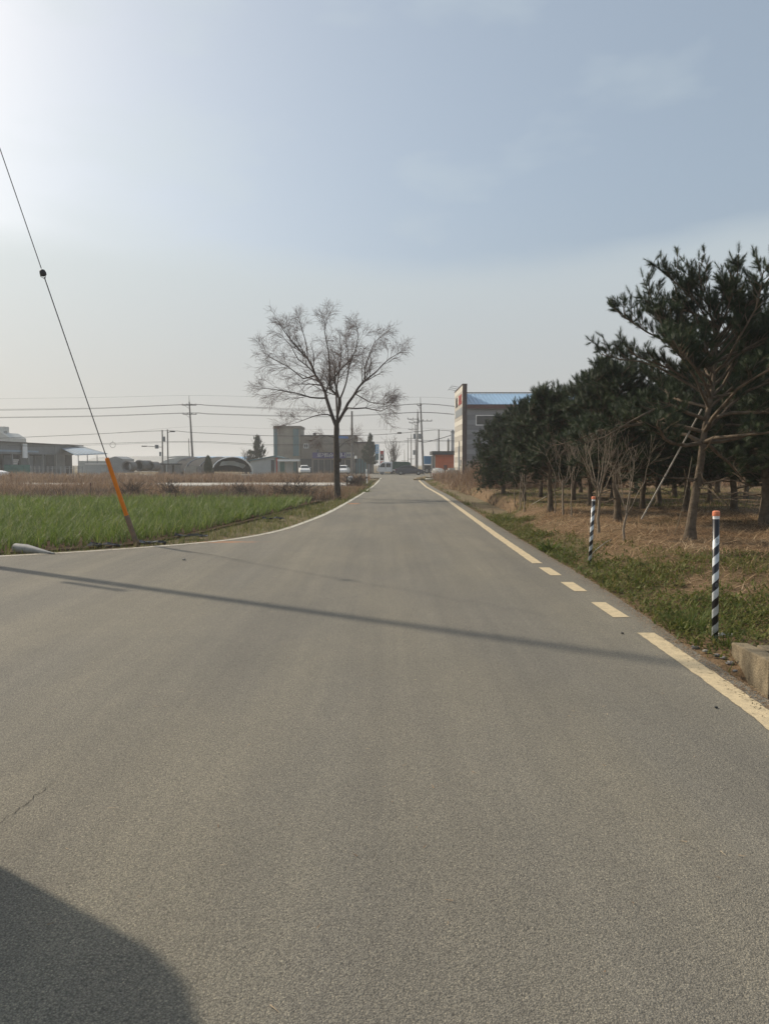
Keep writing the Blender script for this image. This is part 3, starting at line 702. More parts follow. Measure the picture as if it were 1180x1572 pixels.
def bare_tree():
    Y = 32.5; base = gnd(518.5, 767, -.08); Y = base.y
    t = thing('bare_tree', 'tall leafless tree with a spreading crown beside the road', 'tree', base)
    def w(px, py, dy=0):
        v = at(px, py, Y)-base; f = (Y+dy)/Y; c = Vector((0, 0, CAM_Z))-base; q = c+(v-c)*f; return np.array(q)
    tr = TB(); tr.tube([w(518.5, 770), w(518, 760), w(517, 735), w(516.5, 710), w(516.5, 690), w(516, 670), w(516.5, 655), w(517.5, 647)], [.24, .165, .145, .14, .14, .12, .125, .10], 12)
    tr.tube([w(517, 709), w(521, 706), w(523, 704)], [.10, .10, .03], 8)
    tr.build('trunk', M['bark'], t)
    big, fine = TB(), TB(); s = .27/10
    L = [
     ([w(515, 652), w(505, 624, .2), w(499, 602, .5), w(484, 576, .8), w(472, 550, 1.0), w(453, 529, 1.0), w(439, 512, 1.3), w(427, 496, 1.5)], .095, .012),
     ([w(500, 611, .4), w(477, 610, -.2), w(448, 602, -.6), w(417, 597, -1.0), w(396, 597, -1.3)], .045, .008),
     ([w(484, 576, .8), w(465, 581, 1.5), w(441, 562, 2.0), w(417, 550, 2.4), w(401, 538, 2.6)], .04, .007),
     ([w(512, 643), w(503, 636, -.5), w(484, 638, -1.0), w(460, 647, -1.5), w(436, 652, -1.8)], .035, .006),
     ([w(517.5, 650), w(521, 626, -.3), w(522, 612, -.5), w(507, 596, -.8), w(506, 567, -1), w(504, 538, -1.2), w(498, 507, -1.3), w(499, 492, -1.2)], .075, .010),
     ([w(522, 612, -.5), w(531, 588, -.2), w(536, 562, .3), w(534, 540, .6), w(528, 510, .8)], .045, .008),
     ([w(519, 648), w(534, 619, .3), w(550, 595, .6), w(562, 583, .8), w(577, 571, .9), w(598, 550, 1.0), w(616, 540, 1.2)], .08, .009),
     ([w(560, 584, .8), w(560, 564, 1.3), w(567, 543, 1.6), w(576, 524, 1.9), w(594, 509, 2.2)], .04, .007),
     ([w(519, 645), w(534, 626, -.4), w(560, 626, -1.0), w(584, 631, -1.5), w(600, 624, -1.9)], .045, .007),
     ([w(546, 605, .5), w(567, 617, -.4), w(591, 621, -.9), w(603, 612, -1.1)], .028, .006),
     ([w(518, 640), w(516, 610, 1.1), w(520, 575, 1.8), w(524, 540, 2.2), w(521, 508, 2.4)], .06, .008),
     ([w(517, 640), w(520, 610, -1.2), w(512, 580, -1.9), w(540, 550, -2.2), w(552, 520, -2.4)], .06, .008),
     ([w(499, 602, .5), w(480, 570, -.3), w(458, 552, -1.0), w(446, 530, -1.5), w(430, 512, -1.8)], .04, .007),
     ([w(472, 550, 1), w(468, 520, 1.2), w(462, 500, 1.3), w(458, 488, 1.5)], .03, .006),
     ([w(536, 562, .3), w(545, 538, -.3), w(550, 515, -.8), w(548, 498, -1.0)], .03, .006),
     ([w(517, 690), w(530, 678, .2), w(545, 672, .3)], .018, .004), ([w(516, 672), w(500, 668, -.2), w(488, 676, -.3)], .018, .004)]
    bare_crown(big, fine, L, 8, 4, .0032, .08, 1.02)
    big.build('limb', M['twig'], t); c = fine.build('twig_crown', M['fine_twig'], t)
    for o in t.children:
        if o.name.startswith(('limb', 'twig')): o['kind'] = 'stuff'
bare_tree()

def sapling(label, px, py, top, n, seed, stem=.022, fork=.45, spread=.38, lean=0):
    base = onbank(px, py); r = np.random.RandomState(seed); H = at(px, top, base.y).z-base.z
    t = thing('sapling', label, 'tree', base, group='pale bare saplings on the bank')
    tr = TB(); fz = H*fork; pts = [np.array([0, 0, -.08])]
    for i in range(5): pts.append(np.array([lean*(i+1)/5+r.normal(0, .012), r.normal(0, .012), fz*(i+1)/5]))
    tr.tube(pts, np.linspace(stem, stem*.7, 6), 7); tr.build('stem', M['sap_bark'], t)
    big, fine = TB(), TB()
    L = []
    for i in range(n):
        a = 6.283*i/n+r.uniform(-.4, .4); s = spread*r.uniform(.4, 1.1); z0 = fz*r.uniform(.72, 1.0); h = (H-z0)*r.uniform(.65, 1.0)
        p0 = np.array([lean*z0/fz, 0, z0]); L.append(([p0, p0+np.array([math.cos(a)*s*.5, math.sin(a)*s*.5, h*.35]), p0+np.array([math.cos(a)*s*.85, math.sin(a)*s*.85, h*.7]), p0+np.array([math.cos(a)*s, math.sin(a)*s, h])], stem*.38, .003))
    bare_crown(big, fine, L, seed, 3, .0026, -.05, .62)
    for nm, tb in (('branch', big), ('twig_crown', fine)):
        if tb.V: tag(tb.build(nm, M['sap_bark'], t), kind='stuff')
sapling('pale bare sapling with a dense fan of twigs right behind the far striped post', 917, 829, 664, 11, 1, .034, .5, .5)
sapling('crooked sapling forked low, between the dense sapling and the leaning pine', 957, 838, 672, 5, 2, .026, .38, .55, .05)
sapling('middle of the three thin pale stems left of the far striped post', 863, 799, 668, 6, 3, .03, .48, .45)
sapling('right of the three thin pale stems left of the far striped post', 877, 796, 676, 5, 4, .02, .5, .35)
sapling('left of the three thin pale stems left of the far striped post', 851, 794, 690, 4, 5, .018, .5, .3)
sapling('right stem of the farthest sapling trio on the bank', 805, 787, 700, 5, 6, .022, .5, .4)
sapling('middle stem of the farthest sapling trio on the bank', 798, 784, 705, 4, 7, .02, .55, .3)
sapling('left stem of the farthest sapling trio on the bank', 790, 779, 702, 4, 8, .02, .55, .3)

NT = 54
def needle_template():
    r = np.random.RandomState(2); T = []
    for i in range(NT):
        z = i/NT*.9+.08; a = i*2.39996+r.uniform(-.3, .3); sp_ = r.uniform(.7, 1.2) if z < .8 else r.uniform(.2, .7)
        d = np.array([math.cos(a)*math.sin(sp_), math.sin(a)*math.sin(sp_), math.cos(sp_)]); s = np.array([-math.sin(a), math.cos(a), 0])
        L = r.uniform(.50, .72); p = np.array([0, 0, z]); w = .026
        T += [p-s*w, p+s*w, p+d*L]
    return np.array(T)
TEMPLATE = needle_template()
def pine_meshes(seed, H, Rr, clear, xpath=None, flat=False, dens=1.0, tr_r=.11, shoot=.155, dead=4, limbs_extra=()):
    """returns trunk mesh object data and needle mesh data in local coordinates"""
    r = np.random.RandomState(seed); tr = TB(); S = []   # shoots: pos, dir, len
    zs = np.linspace(-.1, H*.95, 12)
    if xpath is None:
        wx = np.cumsum(r.normal(0, .025, 12)); wy = np.cumsum(r.normal(0, .025, 12)); wx -= wx[0]; wy -= wy[0]
    else: wx = np.interp(zs, [p[1] for p in xpath], [p[0] for p in xpath]); wy = np.cumsum(r.normal(0, .012, 12))
    tp = np.stack([wx, wy, zs], 1); rad = tr_r*(1-zs/H*.8); rad[0] *= 1.6; rad[1] *= 1.05
    tr.tube(tp, rad, 10)
    def axis(z): return np.array([np.interp(z, zs, wx), np.interp(z, zs, wy), z])
    def limb(p, d, L, rad, up, dens_):
        k = 6; pts = [p]
        for i in range(k):
            d = unit(d+r.normal(0, .17, 3)+np.array([0, 0, up])); pts.append(pts[-1]+d*L/k)
        pts = np.array(pts); tr.tube(pts, np.linspace(rad, .008, k+1), 5)
        S.append((pts[-1], unit(d+np.array([0, 0, .6])), 1.15))
        nb = int(L*7.5*dens_)+2
        for b in range(nb):
            t = r.uniform(.22, 1)*k; i = min(int(t), k-1); q = pts[i]+(pts[i+1]-pts[i])*(t-i); dd = unit(pts[i+1]-pts[i])
            s = unit(np.cross(dd, r.normal(0, 1, 3)))
            if flat: s[2] = abs(s[2])*.5
            bd = unit(dd*.65+s*.8+np.array([0, 0, .25])); bl = r.uniform(.2, .5)*min(1, L*.9)
            e = q+bd*bl; m1 = q+bd*bl*.5+r.normal(0, .02, 3); tr.tube([q, m1, e], [.009, .007, .005], 3)
            ns = int(3+bl*9)
            for c in range(ns):
                u = r.uniform(.3, 1.0); pp = q+(e-q)*u; sd2 = unit(bd*.7+r.normal(0, .55, 3)+np.array([0, 0, .55])); S.append((pp, sd2, r.uniform(.7, 1.15)))
    z = clear; 
    while z < H*.97:
        t = (z-clear)/(H-clear); prof = (min(1, .62+t*1.6) if not flat else min(1, .75+t*1.2))*(1-t)**.55*1.02+.10
        nlb = r.randint(3, 6)
        a0 = r.uniform(0, 6.283)
        for i in range(nlb):
            a = a0+6.283*i/nlb+r.uniform(-.35, .35); L = Rr*prof*r.uniform(.7, 1.12); el = .15+.75*t+r.uniform(-.15, .2)
            limb(axis(z), np.array([math.cos(a)*math.cos(el), math.sin(a)*math.cos(el), math.sin(el)]), L, .028*(1-t)+.012, .07, dens)
        z += r.uniform(.17, .26)/max(.6, min(1.2, dens))*(H/4.2)**.5
    for (z0, dv_, L0) in limbs_extra: limb(axis(z0), unit(np.array(dv_)), L0, .034, .03, dens*1.1)
    for i in range(4): S.append((axis(H*.95)+r.normal(0, .03, 3)+np.array([0, 0, .02*i]), unit(np.array([r.normal(0, .35), r.normal(0, .35), 1])), 1.2))
    for i in range(dead):   # dead lower branches
        zz = r.uniform(clear*.45, clear*1.05); a = r.uniform(0, 6.283); L = r.uniform(.5, 1.2); d = np.array([math.cos(a), math.sin(a), .1]); p = axis(zz); pts = [p]
        for k in range(4): d = unit(d+r.normal(0, .2, 3)); pts.append(pts[-1]+d*L/4)
        tr.tube(pts, [.018, .014, .01, .007, .004], 4); tr.tube([pts[2], pts[2]+unit(d+r.normal(0, .7, 3))*.3], [.008, .003], 3)
    P = np.array([s[0] for s in S]); D = np.array([s[1] for s in S]); Ln = np.array([s[2] for s in S])*shoot
    n = len(P); ref = np.where(np.abs(D[:, 2:3]) < .9, np.array([[0, 0, 1.]]), np.array([[1., 0, 0]]))
    A = np.cross(ref, D); A /= np.linalg.norm(A, axis=1)[:, None]; B = np.cross(D, A); an = r.uniform(0, 6.283, n)[:, None]
    A2 = A*np.cos(an)+B*np.sin(an); B2 = np.cross(D, A2)
    V = P[:, None]+Ln[:, None, None]*(A2[:, None]*TEMPLATE[None, :, 0:1]+B2[:, None]*TEMPLATE[None, :, 1:2]+D[:, None]*TEMPLATE[None, :, 2:3])
    V = V.reshape(-1, 3); Fc = np.arange(len(V)).reshape(-1, 3); var = np.repeat(np.clip(r.beta(2, 2.5, n), 0, 1), NT*3)
    return tr, V, Fc, var, n
def pine(label, base, seed, *a, **k):
    t = thing('pine_tree', label, 'tree', base, group='pines in the plantation')
    tr, V, Fc, var, n = pine_meshes(seed, *a, **k)
    tr.build('trunk', M['pine_bark'], t); np_mesh('crown', V, Fc, M['needle'], t, var)
    return t
b1 = onbank(1058, 828); k1 = b1.y/F
xp = [((px-1058)*k1, (828-py)*k1) for px, py in ((1058, 828), (1061, 790), (1068, 740), (1076, 660), (1088, 590), (1091, 540), (1100, 450), (1110, 402))]
pine('tall leaning pine with a bare pale trunk and a high open crown nearest the road', b1, SEED1, (828-400)*k1*.80, 2.7, 1.7, xpath=xp, flat=True, dens=1.05, tr_r=.088, shoot=.135, dead=9, limbs_extra=[(3.2, (-1.5, -.2, .75), 1.25), (3.5, (-1.1, .3, 1.1), 1.2), (3.0, (-1.2, .6, .4), .75), (3.1, (-.9, -.9, .6), .9), (3.7, (-.8, .2, 1.0), 1.2), (3.1, (1.4, -.3, .5), 1.7), (3.5, (1.2, .2, .9), 1.5)])
def pine_at(label, px, py, top, seed, Rr, clear, **k):
    b = onbank(px, py); return pine(label, b, seed, (py-top)*b.y/F*.86, Rr*.92, clear, **k)
p3 = pine_at('broad dense pine between the crooked sapling and the leaning pine', 948, 801, 545, 11, 1.75, 1.15, dens=1.25, tr_r=.085)
p4 = pine_at('dense pine behind the three thin pale stems', 845, 786, 582, 12, 1.45, .95, dens=1.2, tr_r=.08)
p5 = pine_at('dense pine behind the farthest sapling trio', 803, 775, 603, 13, 1.5, .8, dens=1.2, tr_r=.08)
p6 = pine_at('leftmost pine of the plantation in front of the grey building', 772, 762, 632, 14, 1.75, .5, dens=1.2, tr_r=.09)
def pine_copy(src, label, p, s, rz):
    return dup(src, (p.x, p.y, float(zr(p.x, p.y))-.02), rz, label, (s, s, s))
rr_ = random.Random(5)
extra = [(1176, 806, p4, 1.3, 'tall dark pine at the right edge behind the leaning pine'), (1127, 787, p4, 1.12, 'pine with a dark straight trunk right of the leaning pine'), (1052, 786, p5, 1.05, 'pine whose trunk shows just left of the leaning pine'),
  (985, 781, p4, 1.0, 'second row pine right of the broad dense pine'), (1010, 776, p3, .98, 'second row pine left of the leaning pine'), (905, 776, p5, 1.05, 'second row pine between the dense sapling and the three stems'),
  (880, 768, p3, .92, 'third row pine behind the three thin stems'), (1172, 800, p5, 1.1, 'pine half out of the picture at the right edge'), (1088, 772, p4, 1.0, 'third row pine seen right of the leaning trunk'),
  (940, 766, p6, 1.1, 'third row pine behind the broad dense pine'), (830, 763, p3, .9, 'third row pine behind the farthest sapling trio'), (1035, 764, p6, 1.1, 'fourth row pine in the shade left of the leaning trunk'),
  (1145, 766, p3, 1.0, 'fourth row pine near the right edge of the picture'), (975, 758, p5, 1.1, 'back row pine in the middle of the plantation'), (890, 756, p4, 1.1, 'back row pine at the left of the plantation'),
  (1100, 757, p6, 1.2, 'back row pine toward the right of the plantation'), (1240, 790, p4, 1.2, 'pine outside the right edge of the picture'), (1290, 830, p3, 1.1, 'pine well outside the right edge near the road'), (1220, 764, p5, 1.15, 'back row pine outside the right edge')]
for px, py, src, s, lab in extra:
    pine_copy(src, lab, onbank(px, py), s*rr_.uniform(.95, 1.05), rr_.uniform(0, 6.28))
# guy straps of the young pines
def rope(label, a, b, rad=.012, m='white', sag=.0, name='support_rope'):
    a, b = Vector(a), Vector(b); pts = [a.lerp(b, i/8)-Vector((0, 0, sag*4*(i/8)*(1-i/8))) for i in range(9)]
    return tag(MB().tube(pts, rad, 5).build(name, M[m]), label, 'rope')
M['rope'] = mat('pale_strap', (.33, .31, .27), .8, .25, 8); M['dim_rope'] = mat('weathered_rope', (.22, .19, .14), .9, .3, 12)
rope('pale strap stretched from the leaning pine down to the ground', at(1077, 628, b1.y), onbank(984, 762+58)+Vector((0, 0, .28)), .016, 'rope')
rope('slack thin rope curving down beside the leaning pine trunk', at(1062, 700, b1.y-.1), onbank(1034, 822), .007, 'dim_rope', .18)
rope('thin support rope right of the leaning pine trunk', at(1075, 730, b1.y+.4), onbank(1124, 783), .010, 'dim_rope')
rope('pale support rope at the foot of the farthest pine', onbank(815, 776)+Vector((0, 0, .02)), at(838, 762, 24), .012, 'rope')
rope('loose pale cord lying on the weeds beside the far striped post', onbank(905, 858)+Vector((0, 0, .05)), onbank(938, 838)+Vector((0, 0, .12)), .008, 'rope', -.03)

# ------------------------------------------------------------------ buildings
class Face:
    """vertical front plane from A to B (ground points); local x along it, local y away from the viewer"""
    def __init__(s, px0, Y0, px1, Y1):
        s.A = at(px0, 712, Y0); s.B = at(px1, 712, Y1); s.A.z = s.B.z = 0; d = s.B-s.A; s.L = d.length; s.d = d/s.L; s.rz = math.atan2(d.y, d.x)
    def u(s, px):
        r = ray(px, 712); a, b = r.x, r.y      # solve r*k = A + d*u
        det = a*(-s.d.y)-(-s.d.x)*b; k = (s.A.x*(-s.d.y)-(-s.d.x)*s.A.y)/det; return (a*s.A.y-b*s.A.x)/det*1.0
    def z(s, px, py):
        u = s.u(px); Y = s.A.y+s.d.y*u; return at(px, py, Y).z
    def thing(s, name, label, cat, group=None): return thing(name, label, cat, s.A, s.rz, group)
def fbox(face, name, m, px0, px1, pt, pb, v0, v1, parent, bottom=None):
    u0, u1 = face.u(px0), face.u(px1); pm = (px0+px1)/2; z1 = face.z(pm, pt); z0 = face.z(pm, pb) if bottom is None else bottom
    return MB().box(min(u0, u1), max(u0, u1), v0, v1, z0, z1).build(name, m, parent, world=False)
def window(face, px0, px1, pt, pb, v, parent, fm, gm, bar=True, fw=.09):
    u0, u1 = face.u(px0), face.u(px1); pm = (px0+px1)/2; z1, z0 = face.z(pm, pt), face.z(pm, pb); mb = MB()
    mb.box(u0, u1, v-.06, v, z1-fw, z1).box(u0, u1, v-.06, v, z0, z0+fw).box(u0, u0+fw, v-.06, v, z0+fw, z1-fw).box(u1-fw, u1, v-.06, v, z0+fw, z1-fw)
    if bar: mb.box((u0+u1)/2-fw*.4, (u0+u1)/2+fw*.4, v-.055, v, z0+fw, z1-fw)
    w = mb.build('window', fm, parent, world=False)
    MB().box(u0+fw*.5, u1-fw*.5, v-.025, v-.003, z0+fw*.5, z1-fw*.5).build('pane', gm, w, world=False)
    return w
M['panel_a'] = mat('grey_panel', (.26, .27, .285), .6, .08, 1.5); M['panel_b'] = mat('dark_grey_panel', (.195, .20, .21), .6, .08, 1.5)
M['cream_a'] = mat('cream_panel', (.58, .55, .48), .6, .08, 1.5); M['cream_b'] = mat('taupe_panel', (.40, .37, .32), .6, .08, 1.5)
M['brown'] = mat('brown_trim', (.050, .026, .026), .5, .15, 3); M['maroon'] = mat('maroon_fascia', (.10, .033, .03), .5, .15, 3)
M['blue_roof'] = mat('blue_steel_roof', (.27, .42, .58), .38, .12, .6, spec=.5)
M['teal'] = mat('teal_glass', (.07, .15, .17), .25, .15, .8, spec=.5); M['stone'] = mat('tan_render', (.27, .245, .205), .9, .3, .45)
M['stone_b'] = mat('drab_render', (.20, .175, .145), .9, .32, .45); M['orange_wall'] = mat('orange_brown_wall', (.55, .125, .042), .7, .12, 1.2)
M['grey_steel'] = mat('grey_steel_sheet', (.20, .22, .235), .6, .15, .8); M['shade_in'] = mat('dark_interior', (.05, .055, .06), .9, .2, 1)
M['film'] = mat('white_film', (.74, .74, .71), .5, .06, .6); M['film'] = leaf_mat('translucent_white_film', [(.82, .82, .80), (.86, .86, .84)], .55, .4)
M['pale_wall'] = mat('pale_sheet_wall', (.42, .44, .43), .7, .12, .7)
M['blue_sheet'] = mat('pale_blue_sheet', (.24, .33, .42), .5, .12, .6); M['green_net'] = mat('green_mesh_sheet', (.06, .16, .14), .7, .2, 1.5)
M['black_net'] = mat('black_shade_net', (.028, .03, .032), .85, .3, 2); M['sign_purple'] = mat('purple_sign', (.07, .055, .20), .5, .1, 2)
M['blue'] = mat('sign_blue', (.05, .16, .42), .5, .1, 3); M['sky_blue'] = mat('banner_sky_blue', (.16, .38, .62), .6, .1, 3); M['red'] = mat('sign_red', (.40, .04, .03), .5, .1, 3)
M['truck_blue'] = mat('truck_blue', (.03, .17, .34), .5, .15, 2); M['tarp'] = mat('dark_green_tarp', (.025, .08, .062), .7, .25, 3, .4, 6)
M['car_grey'] = mat('car_slate_grey', (.045, .05, .072), .25, .06, 2, metal=0, spec=.5); M['silver'] = mat('silver_tank', (.40, .41, .42), .45, .1, 2, metal=.4)

# grey factory hall behind the pines
YF = 85.0; fx0 = at(709.5, 712, YF).x; fx1 = at(715.5, 712, YF).x
hall = thing('factory_hall', 'grey panelled factory hall with blue roof and tall cream parapet front', 'building', (fx0, YF, 0))
ze = at(730, 621.5, YF).z; zp = at(713, 589, YF).z; zr_ = at(730, 604, YF+6.5).z; X1 = 27.0; Yb = YF+13
MB().box(fx1, X1, YF+.06, Yb, -.1, ze).build('wall', M['panel_b'], hall)
npan = 15; hp = ze/npan
for i in range(npan):
    MB().box(fx1+.004, X1, YF, YF+.056, i*hp+.02, (i+1)*hp-.012).build('siding_panel', M['panel_a'] if i % 2 else M['panel_b'], hall)
YP = fx0*F/107.0
MB().box(fx0+.05, fx1, YF+.02, YP, -.1, zp-.1).build('parapet', M['cream_b'], hall)
npp = 17; hp2 = (zp-.1)/npp
for i in range(npp):
    MB().box(fx0, fx0+.046, YF+.12, YP-.02, i*hp2+.012, (i+1)*hp2-.012).build('facade_panel', M['cream_a'] if i % 2 == 0 else M['cream_b'], hall)
MB().box(fx0-.03, fx1+.03, YF-.06, YF+.016, -.1, zp).build('corner_trim', M['brown'], hall)
MB().box(fx0-.05, fx1+.05, YF+.02, YP+.05, zp-.096, zp+.02).build('coping', M['brown'], hall)
mb = MB(); ym = YF+6.5
mb.prism([(YF-.35, ze+.06), (ym, zr_), (Yb+.3, ze+.06), (Yb+.3, ze-.04), (ym, zr_-.1), (YF-.35, ze-.04)], lambda u, w, t: (t, u, w), fx1+.03, X1+.3)
x = fx1+.1
while x < X1:
    mb.prism([(YF-.36, ze+.062), (ym, zr_+.002), (ym, zr_+.06), (YF-.36, ze+.115)], lambda u, w, t: (t, u, w), x, x+.07); x += .42
tag(mb.build('roof', M['blue_roof'], hall), kind='stuff')
MB().box(fx1+.03, X1, YF-.42, YF-.37, ze-.42, ze+.02).build('fascia', M['maroon'], hall)
mb = MB().box(fx1+.03, X1+.3, ym-.12, ym+.12, zr_+.06, zr_+.14).build('ridge_cap', M['dark'], hall)
x = fx1+1.2
while x < X1:
    MB().box(x, x+.08, YF-.36, YF-.004, ze-.40, ze-.06).build('eave_bracket', M['maroon'], hall); x += 1.1
FH = Face(715.5, YF, 800, YF)
hw = FH.thing  # noqa
def hall_window(px0, px1, pt, pb):
    a, b = at(px0, pt, YF), at(px1, pb, YF); mb = MB(); f = .09
    mb.box(a.x, b.x, YF-.05, YF-.004, a.z-f, a.z).box(a.x, b.x, YF-.05, YF-.004, b.z, b.z+f).box(a.x, a.x+f, YF-.05, YF-.004, b.z+f, a.z-f).box(b.x-f, b.x, YF-.05, YF-.004, b.z+f, a.z-f)
    w = mb.build('window', M['white'], hall); MB().box(a.x+.05, b.x-.05, YF-.022, YF-.006, b.z+.05, a.z-.05).build('pane', M['glass'], w)
hall_window(730, 762, 637, 653)
# signage and fittings on the parapet face (seen at a glancing angle)
def onfac(name, py0, py1, ya, yb, m, proud=.03):
    za, zb = at(709, py0, YF).z, at(709, py1, YF).z
    return MB().box(fx0-proud, fx0-.002, ya, yb, zb, za).build(name, m, hall)
onfac('sign_panel', 603, 615, YF+.6, YP-.6, M['cream_a'], .03)
def raised_text(s, size, m, parent, loc, rot, name='sign_letters', extrude=.01):
    cu = bpy.data.curves.new(name, 'FONT'); cu.body = s; cu.size = size; cu.extrude = extrude; cu.align_x = 'CENTER'; cu.align_y = 'CENTER'; cu.resolution_u = 2
    o = bpy.data.objects.new(name, cu); col.objects.link(o)
    me = bpy.data.meshes.new_from_object(o.evaluated_get(bpy.context.evaluated_depsgraph_get()), depsgraph=bpy.context.evaluated_depsgraph_get()); bpy.data.objects.remove(o)
    me.materials.clear(); me.materials.append(m); q = link_mesh(name, me, parent); q.location = Vector(loc)-(parent_origin(parent) if parent else Vector()); q.rotation_euler = rot
    return q
zs_ = at(709, 611, YF).z
for j, (nm, yy, mm) in enumerate((('sign_letter', YF+1.4, 'red'), ('sign_letter', YF+2.6, 'red'), ('sign_letter', YF+3.8, 'red'), ('sign_letter', YF+6.2, 'dark'), ('sign_letter', YF+7.4, 'dark'))):
    mb = MB(); z0 = zs_-.55
    mb.box(fx0-.07, fx0-.032, yy-.42, yy-.26, z0, z0+1.1).box(fx0-.07, fx0-.032, yy+.22, yy+.4, z0, z0+1.1).box(fx0-.07, fx0-.032, yy-.259, yy+.219, z0+.9, z0+1.1).box(fx0-.07, fx0-.032, yy-.259, yy+.219, z0+.1, z0+.3)
    mb.build(nm, M[mm], hall)
onfac('sign_panel', 624, 636, YF+.5, YP-1.0, M['grey_steel'], .03)
for yy in (YF+3.5, YF+5.5, YF+7.5):
    MB().tube([(fx0, yy, zp-.05), (fx0-.9, yy+.3, zp+.15), (fx0-1.0, yy+.3, zp+.02)], .03, 5).build('sign_lamp', M['galv'], hall)
onfac('door', 684, 722, YF+3.6, YF+4.6, M['grey_steel'], .05)
onfac('window', 706, 716, YF+1.2, YF+2.3, M['glass'], .04)
onfac('downpipe', 676, 726, YF+3.0, YF+3.15, M['grey_steel'], .1)
ac = thing('condenser_unit', 'grey air conditioner box on the ground against the cream parapet', 'air conditioner', (fx0-.75, YF+5, 0))
MB().box(-.35, .35, -.5, .5, .05, 1.15).build('casing', M['pale_wall'], ac, world=False); MB().tube([(0, -.53, .6), (0, -.503, .6)], .38, 14).build('fan_grille', M['dark'], ac, world=False)

# orange-brown hut
fo_ = Face(664, 108, 697, 108); t = fo_.thing('roadside_hut', 'small orange brown hut with a flat black roof left of the factory hall', 'building')
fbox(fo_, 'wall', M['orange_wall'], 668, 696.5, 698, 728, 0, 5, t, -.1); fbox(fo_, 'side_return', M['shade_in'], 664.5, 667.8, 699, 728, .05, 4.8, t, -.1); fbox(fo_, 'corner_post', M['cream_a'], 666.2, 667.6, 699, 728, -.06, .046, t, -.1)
fbox(fo_, 'roof', M['dark'], 662.8, 698, 692.5, 698, -.5, 5.4, t)
fbox(fo_, 'door', M['maroon'], 681, 686, 714, 728, -.04, -.004, t, -.05)

# tower block + restaurant
fb_ = Face(420, 142, 545, 142); t = fb_.thing('restaurant_building', 'drab two storey restaurant block with a taller stair tower and purple sign', 'building')
fbox(fb_, 'tower_wall', M['stone'], 420.5, 461, 655, 724, 0, 7, t, -.2); fbox(fb_, 'tower_cap', M['stone_b'], 420, 462, 653.6, 657.5, -.15, 7.2, t)
fbox(fb_, 'glass_strip', M['teal'], 420.3, 426, 657.6, 700, -.12, -.004, t); fbox(fb_, 'glass_strip', M['teal'], 450, 459, 658, 700, -.12, -.004, t)
fbox(fb_, 'wall', M['stone_b'], 461.2, 546, 668.5, 724, .4, 11, t, -.2); fbox(fb_, 'parapet_cap', M['shade_in'], 461.2, 546, 667.6, 668.6, .25, 11.1, t)
window(fb_, 466, 473, 681, 688, .396, t, M['white'], M['glass']); window(fb_, 485.5, 489.5, 690, 700, .396, t, M['grey_steel'], M['glass'], False)
fbox(fb_, 'balcony_block', M['stone_b'], 490, 513, 679, 694, -.5, .396, t)
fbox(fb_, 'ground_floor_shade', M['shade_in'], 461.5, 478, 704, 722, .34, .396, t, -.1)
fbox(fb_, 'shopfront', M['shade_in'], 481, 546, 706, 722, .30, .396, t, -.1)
for a in (488, 497, 507, 529, 538): fbox(fb_, 'shop_pillar', M['stone'], a, a+1.2, 706, 722, .16, .296, t, -.1)
sg = fbox(fb_, 'sign_board', M['sign_purple'], 479.5, 531, 694.5, 703.5, .0, .3, t); fbox(fb_, 'sign_board', M['pale_wall'], 531.2, 549, 694.5, 702.5, .0, .3, t)
for ch, px in zip('로거트슈미니', (490, 496.5, 502, 508, 521, 527)):
    try:
        q = raised_text(ch, .92, M['white'], None, (0, 0, 0), (math.pi/2, 0, 0), 'sign_letter'); q.parent = t; q.location = (fb_.u(px), -.03, fb_.z(px, 699))
    except Exception as ex: print('text', ex)
for a in (533, 536, 539, 542.5, 546): fbox(fb_, 'sign_mark', M['sign_purple'], a, a+1.6, 696.5, 700.5, -.03, -.004, t)
fbox(fb_, 'roof_lamp', M['dark'], 480.5, 485, 664.5, 667.4, .3, .8, t); fbox(fb_, 'roof_vent', M['dark'], 432, 438, 652.2, 653.4, 1, 2, t)
fc = Face(540, 136, 574, 136); t = fc.thing('brown_building', 'plain brown two storey block with a dark glazed ground floor beside the restaurant', 'building')
fbox(fc, 'wall', M['stone_b'], 543, 573, 679, 726, 0, 8, t, -.2); fbox(fc, 'roof_edge', M['dark'], 542.5, 573.5, 678, 679.4, -.15, 8.1, t)
fbox(fc, 'shopfront', M['teal'], 545, 562, 704, 724, -.06, -.004, t, -.1); fbox(fc, 'door', M['grey_steel'], 565, 570, 704, 724, -.06, -.004, t, -.1)
for a in (549, 553.5, 558): fbox(fc, 'mullion', M['dark'], a, a+.8, 704, 724, -.12, -.064, t, -.1)

# shed with a mono-pitch roof and canopy
fs = Face(384, 120, 432, 120); t = fs.thing('pale_shed', 'pale low shed with a teal edged sloping roof left of the stair tower', 'shed')
u0, u1, u2 = fs.u(384), fs.u(421), fs.u(436)
z0, z1, z2 = fs.z(384, 707), fs.z(421, 700), fs.z(436, 703)
MB().prism([(u0, -.1), (u1, -.1), (u1, z1-.12), (u0, z0-.12)], lambda u, w, k: (u, k, w), 0, 6).build('wall', M['pale_wall'], t, world=False)
MB().prism([(u0-.3, z0-.1), (u1, z1-.1), (u2, z2-.1), (u2, z2), (u1, z1+.06), (u0-.3, z0+.06)], lambda u, w, k: (u, k, w), -.4, 6.2).build('roof', M['teal'], t, world=False)
fbox(fs, 'door', M['shade_in'], 416, 421, 706, 722, -.05, -.004, t, -.1)
fk = Face(424, 116, 458, 116); t = fk.thing('canopy', 'white flat canopy on a red post in front of the stair tower', 'canopy')
fbox(fk, 'roof_slab', M['white'], 425.5, 457, 705.2, 708, 0, 3, t)
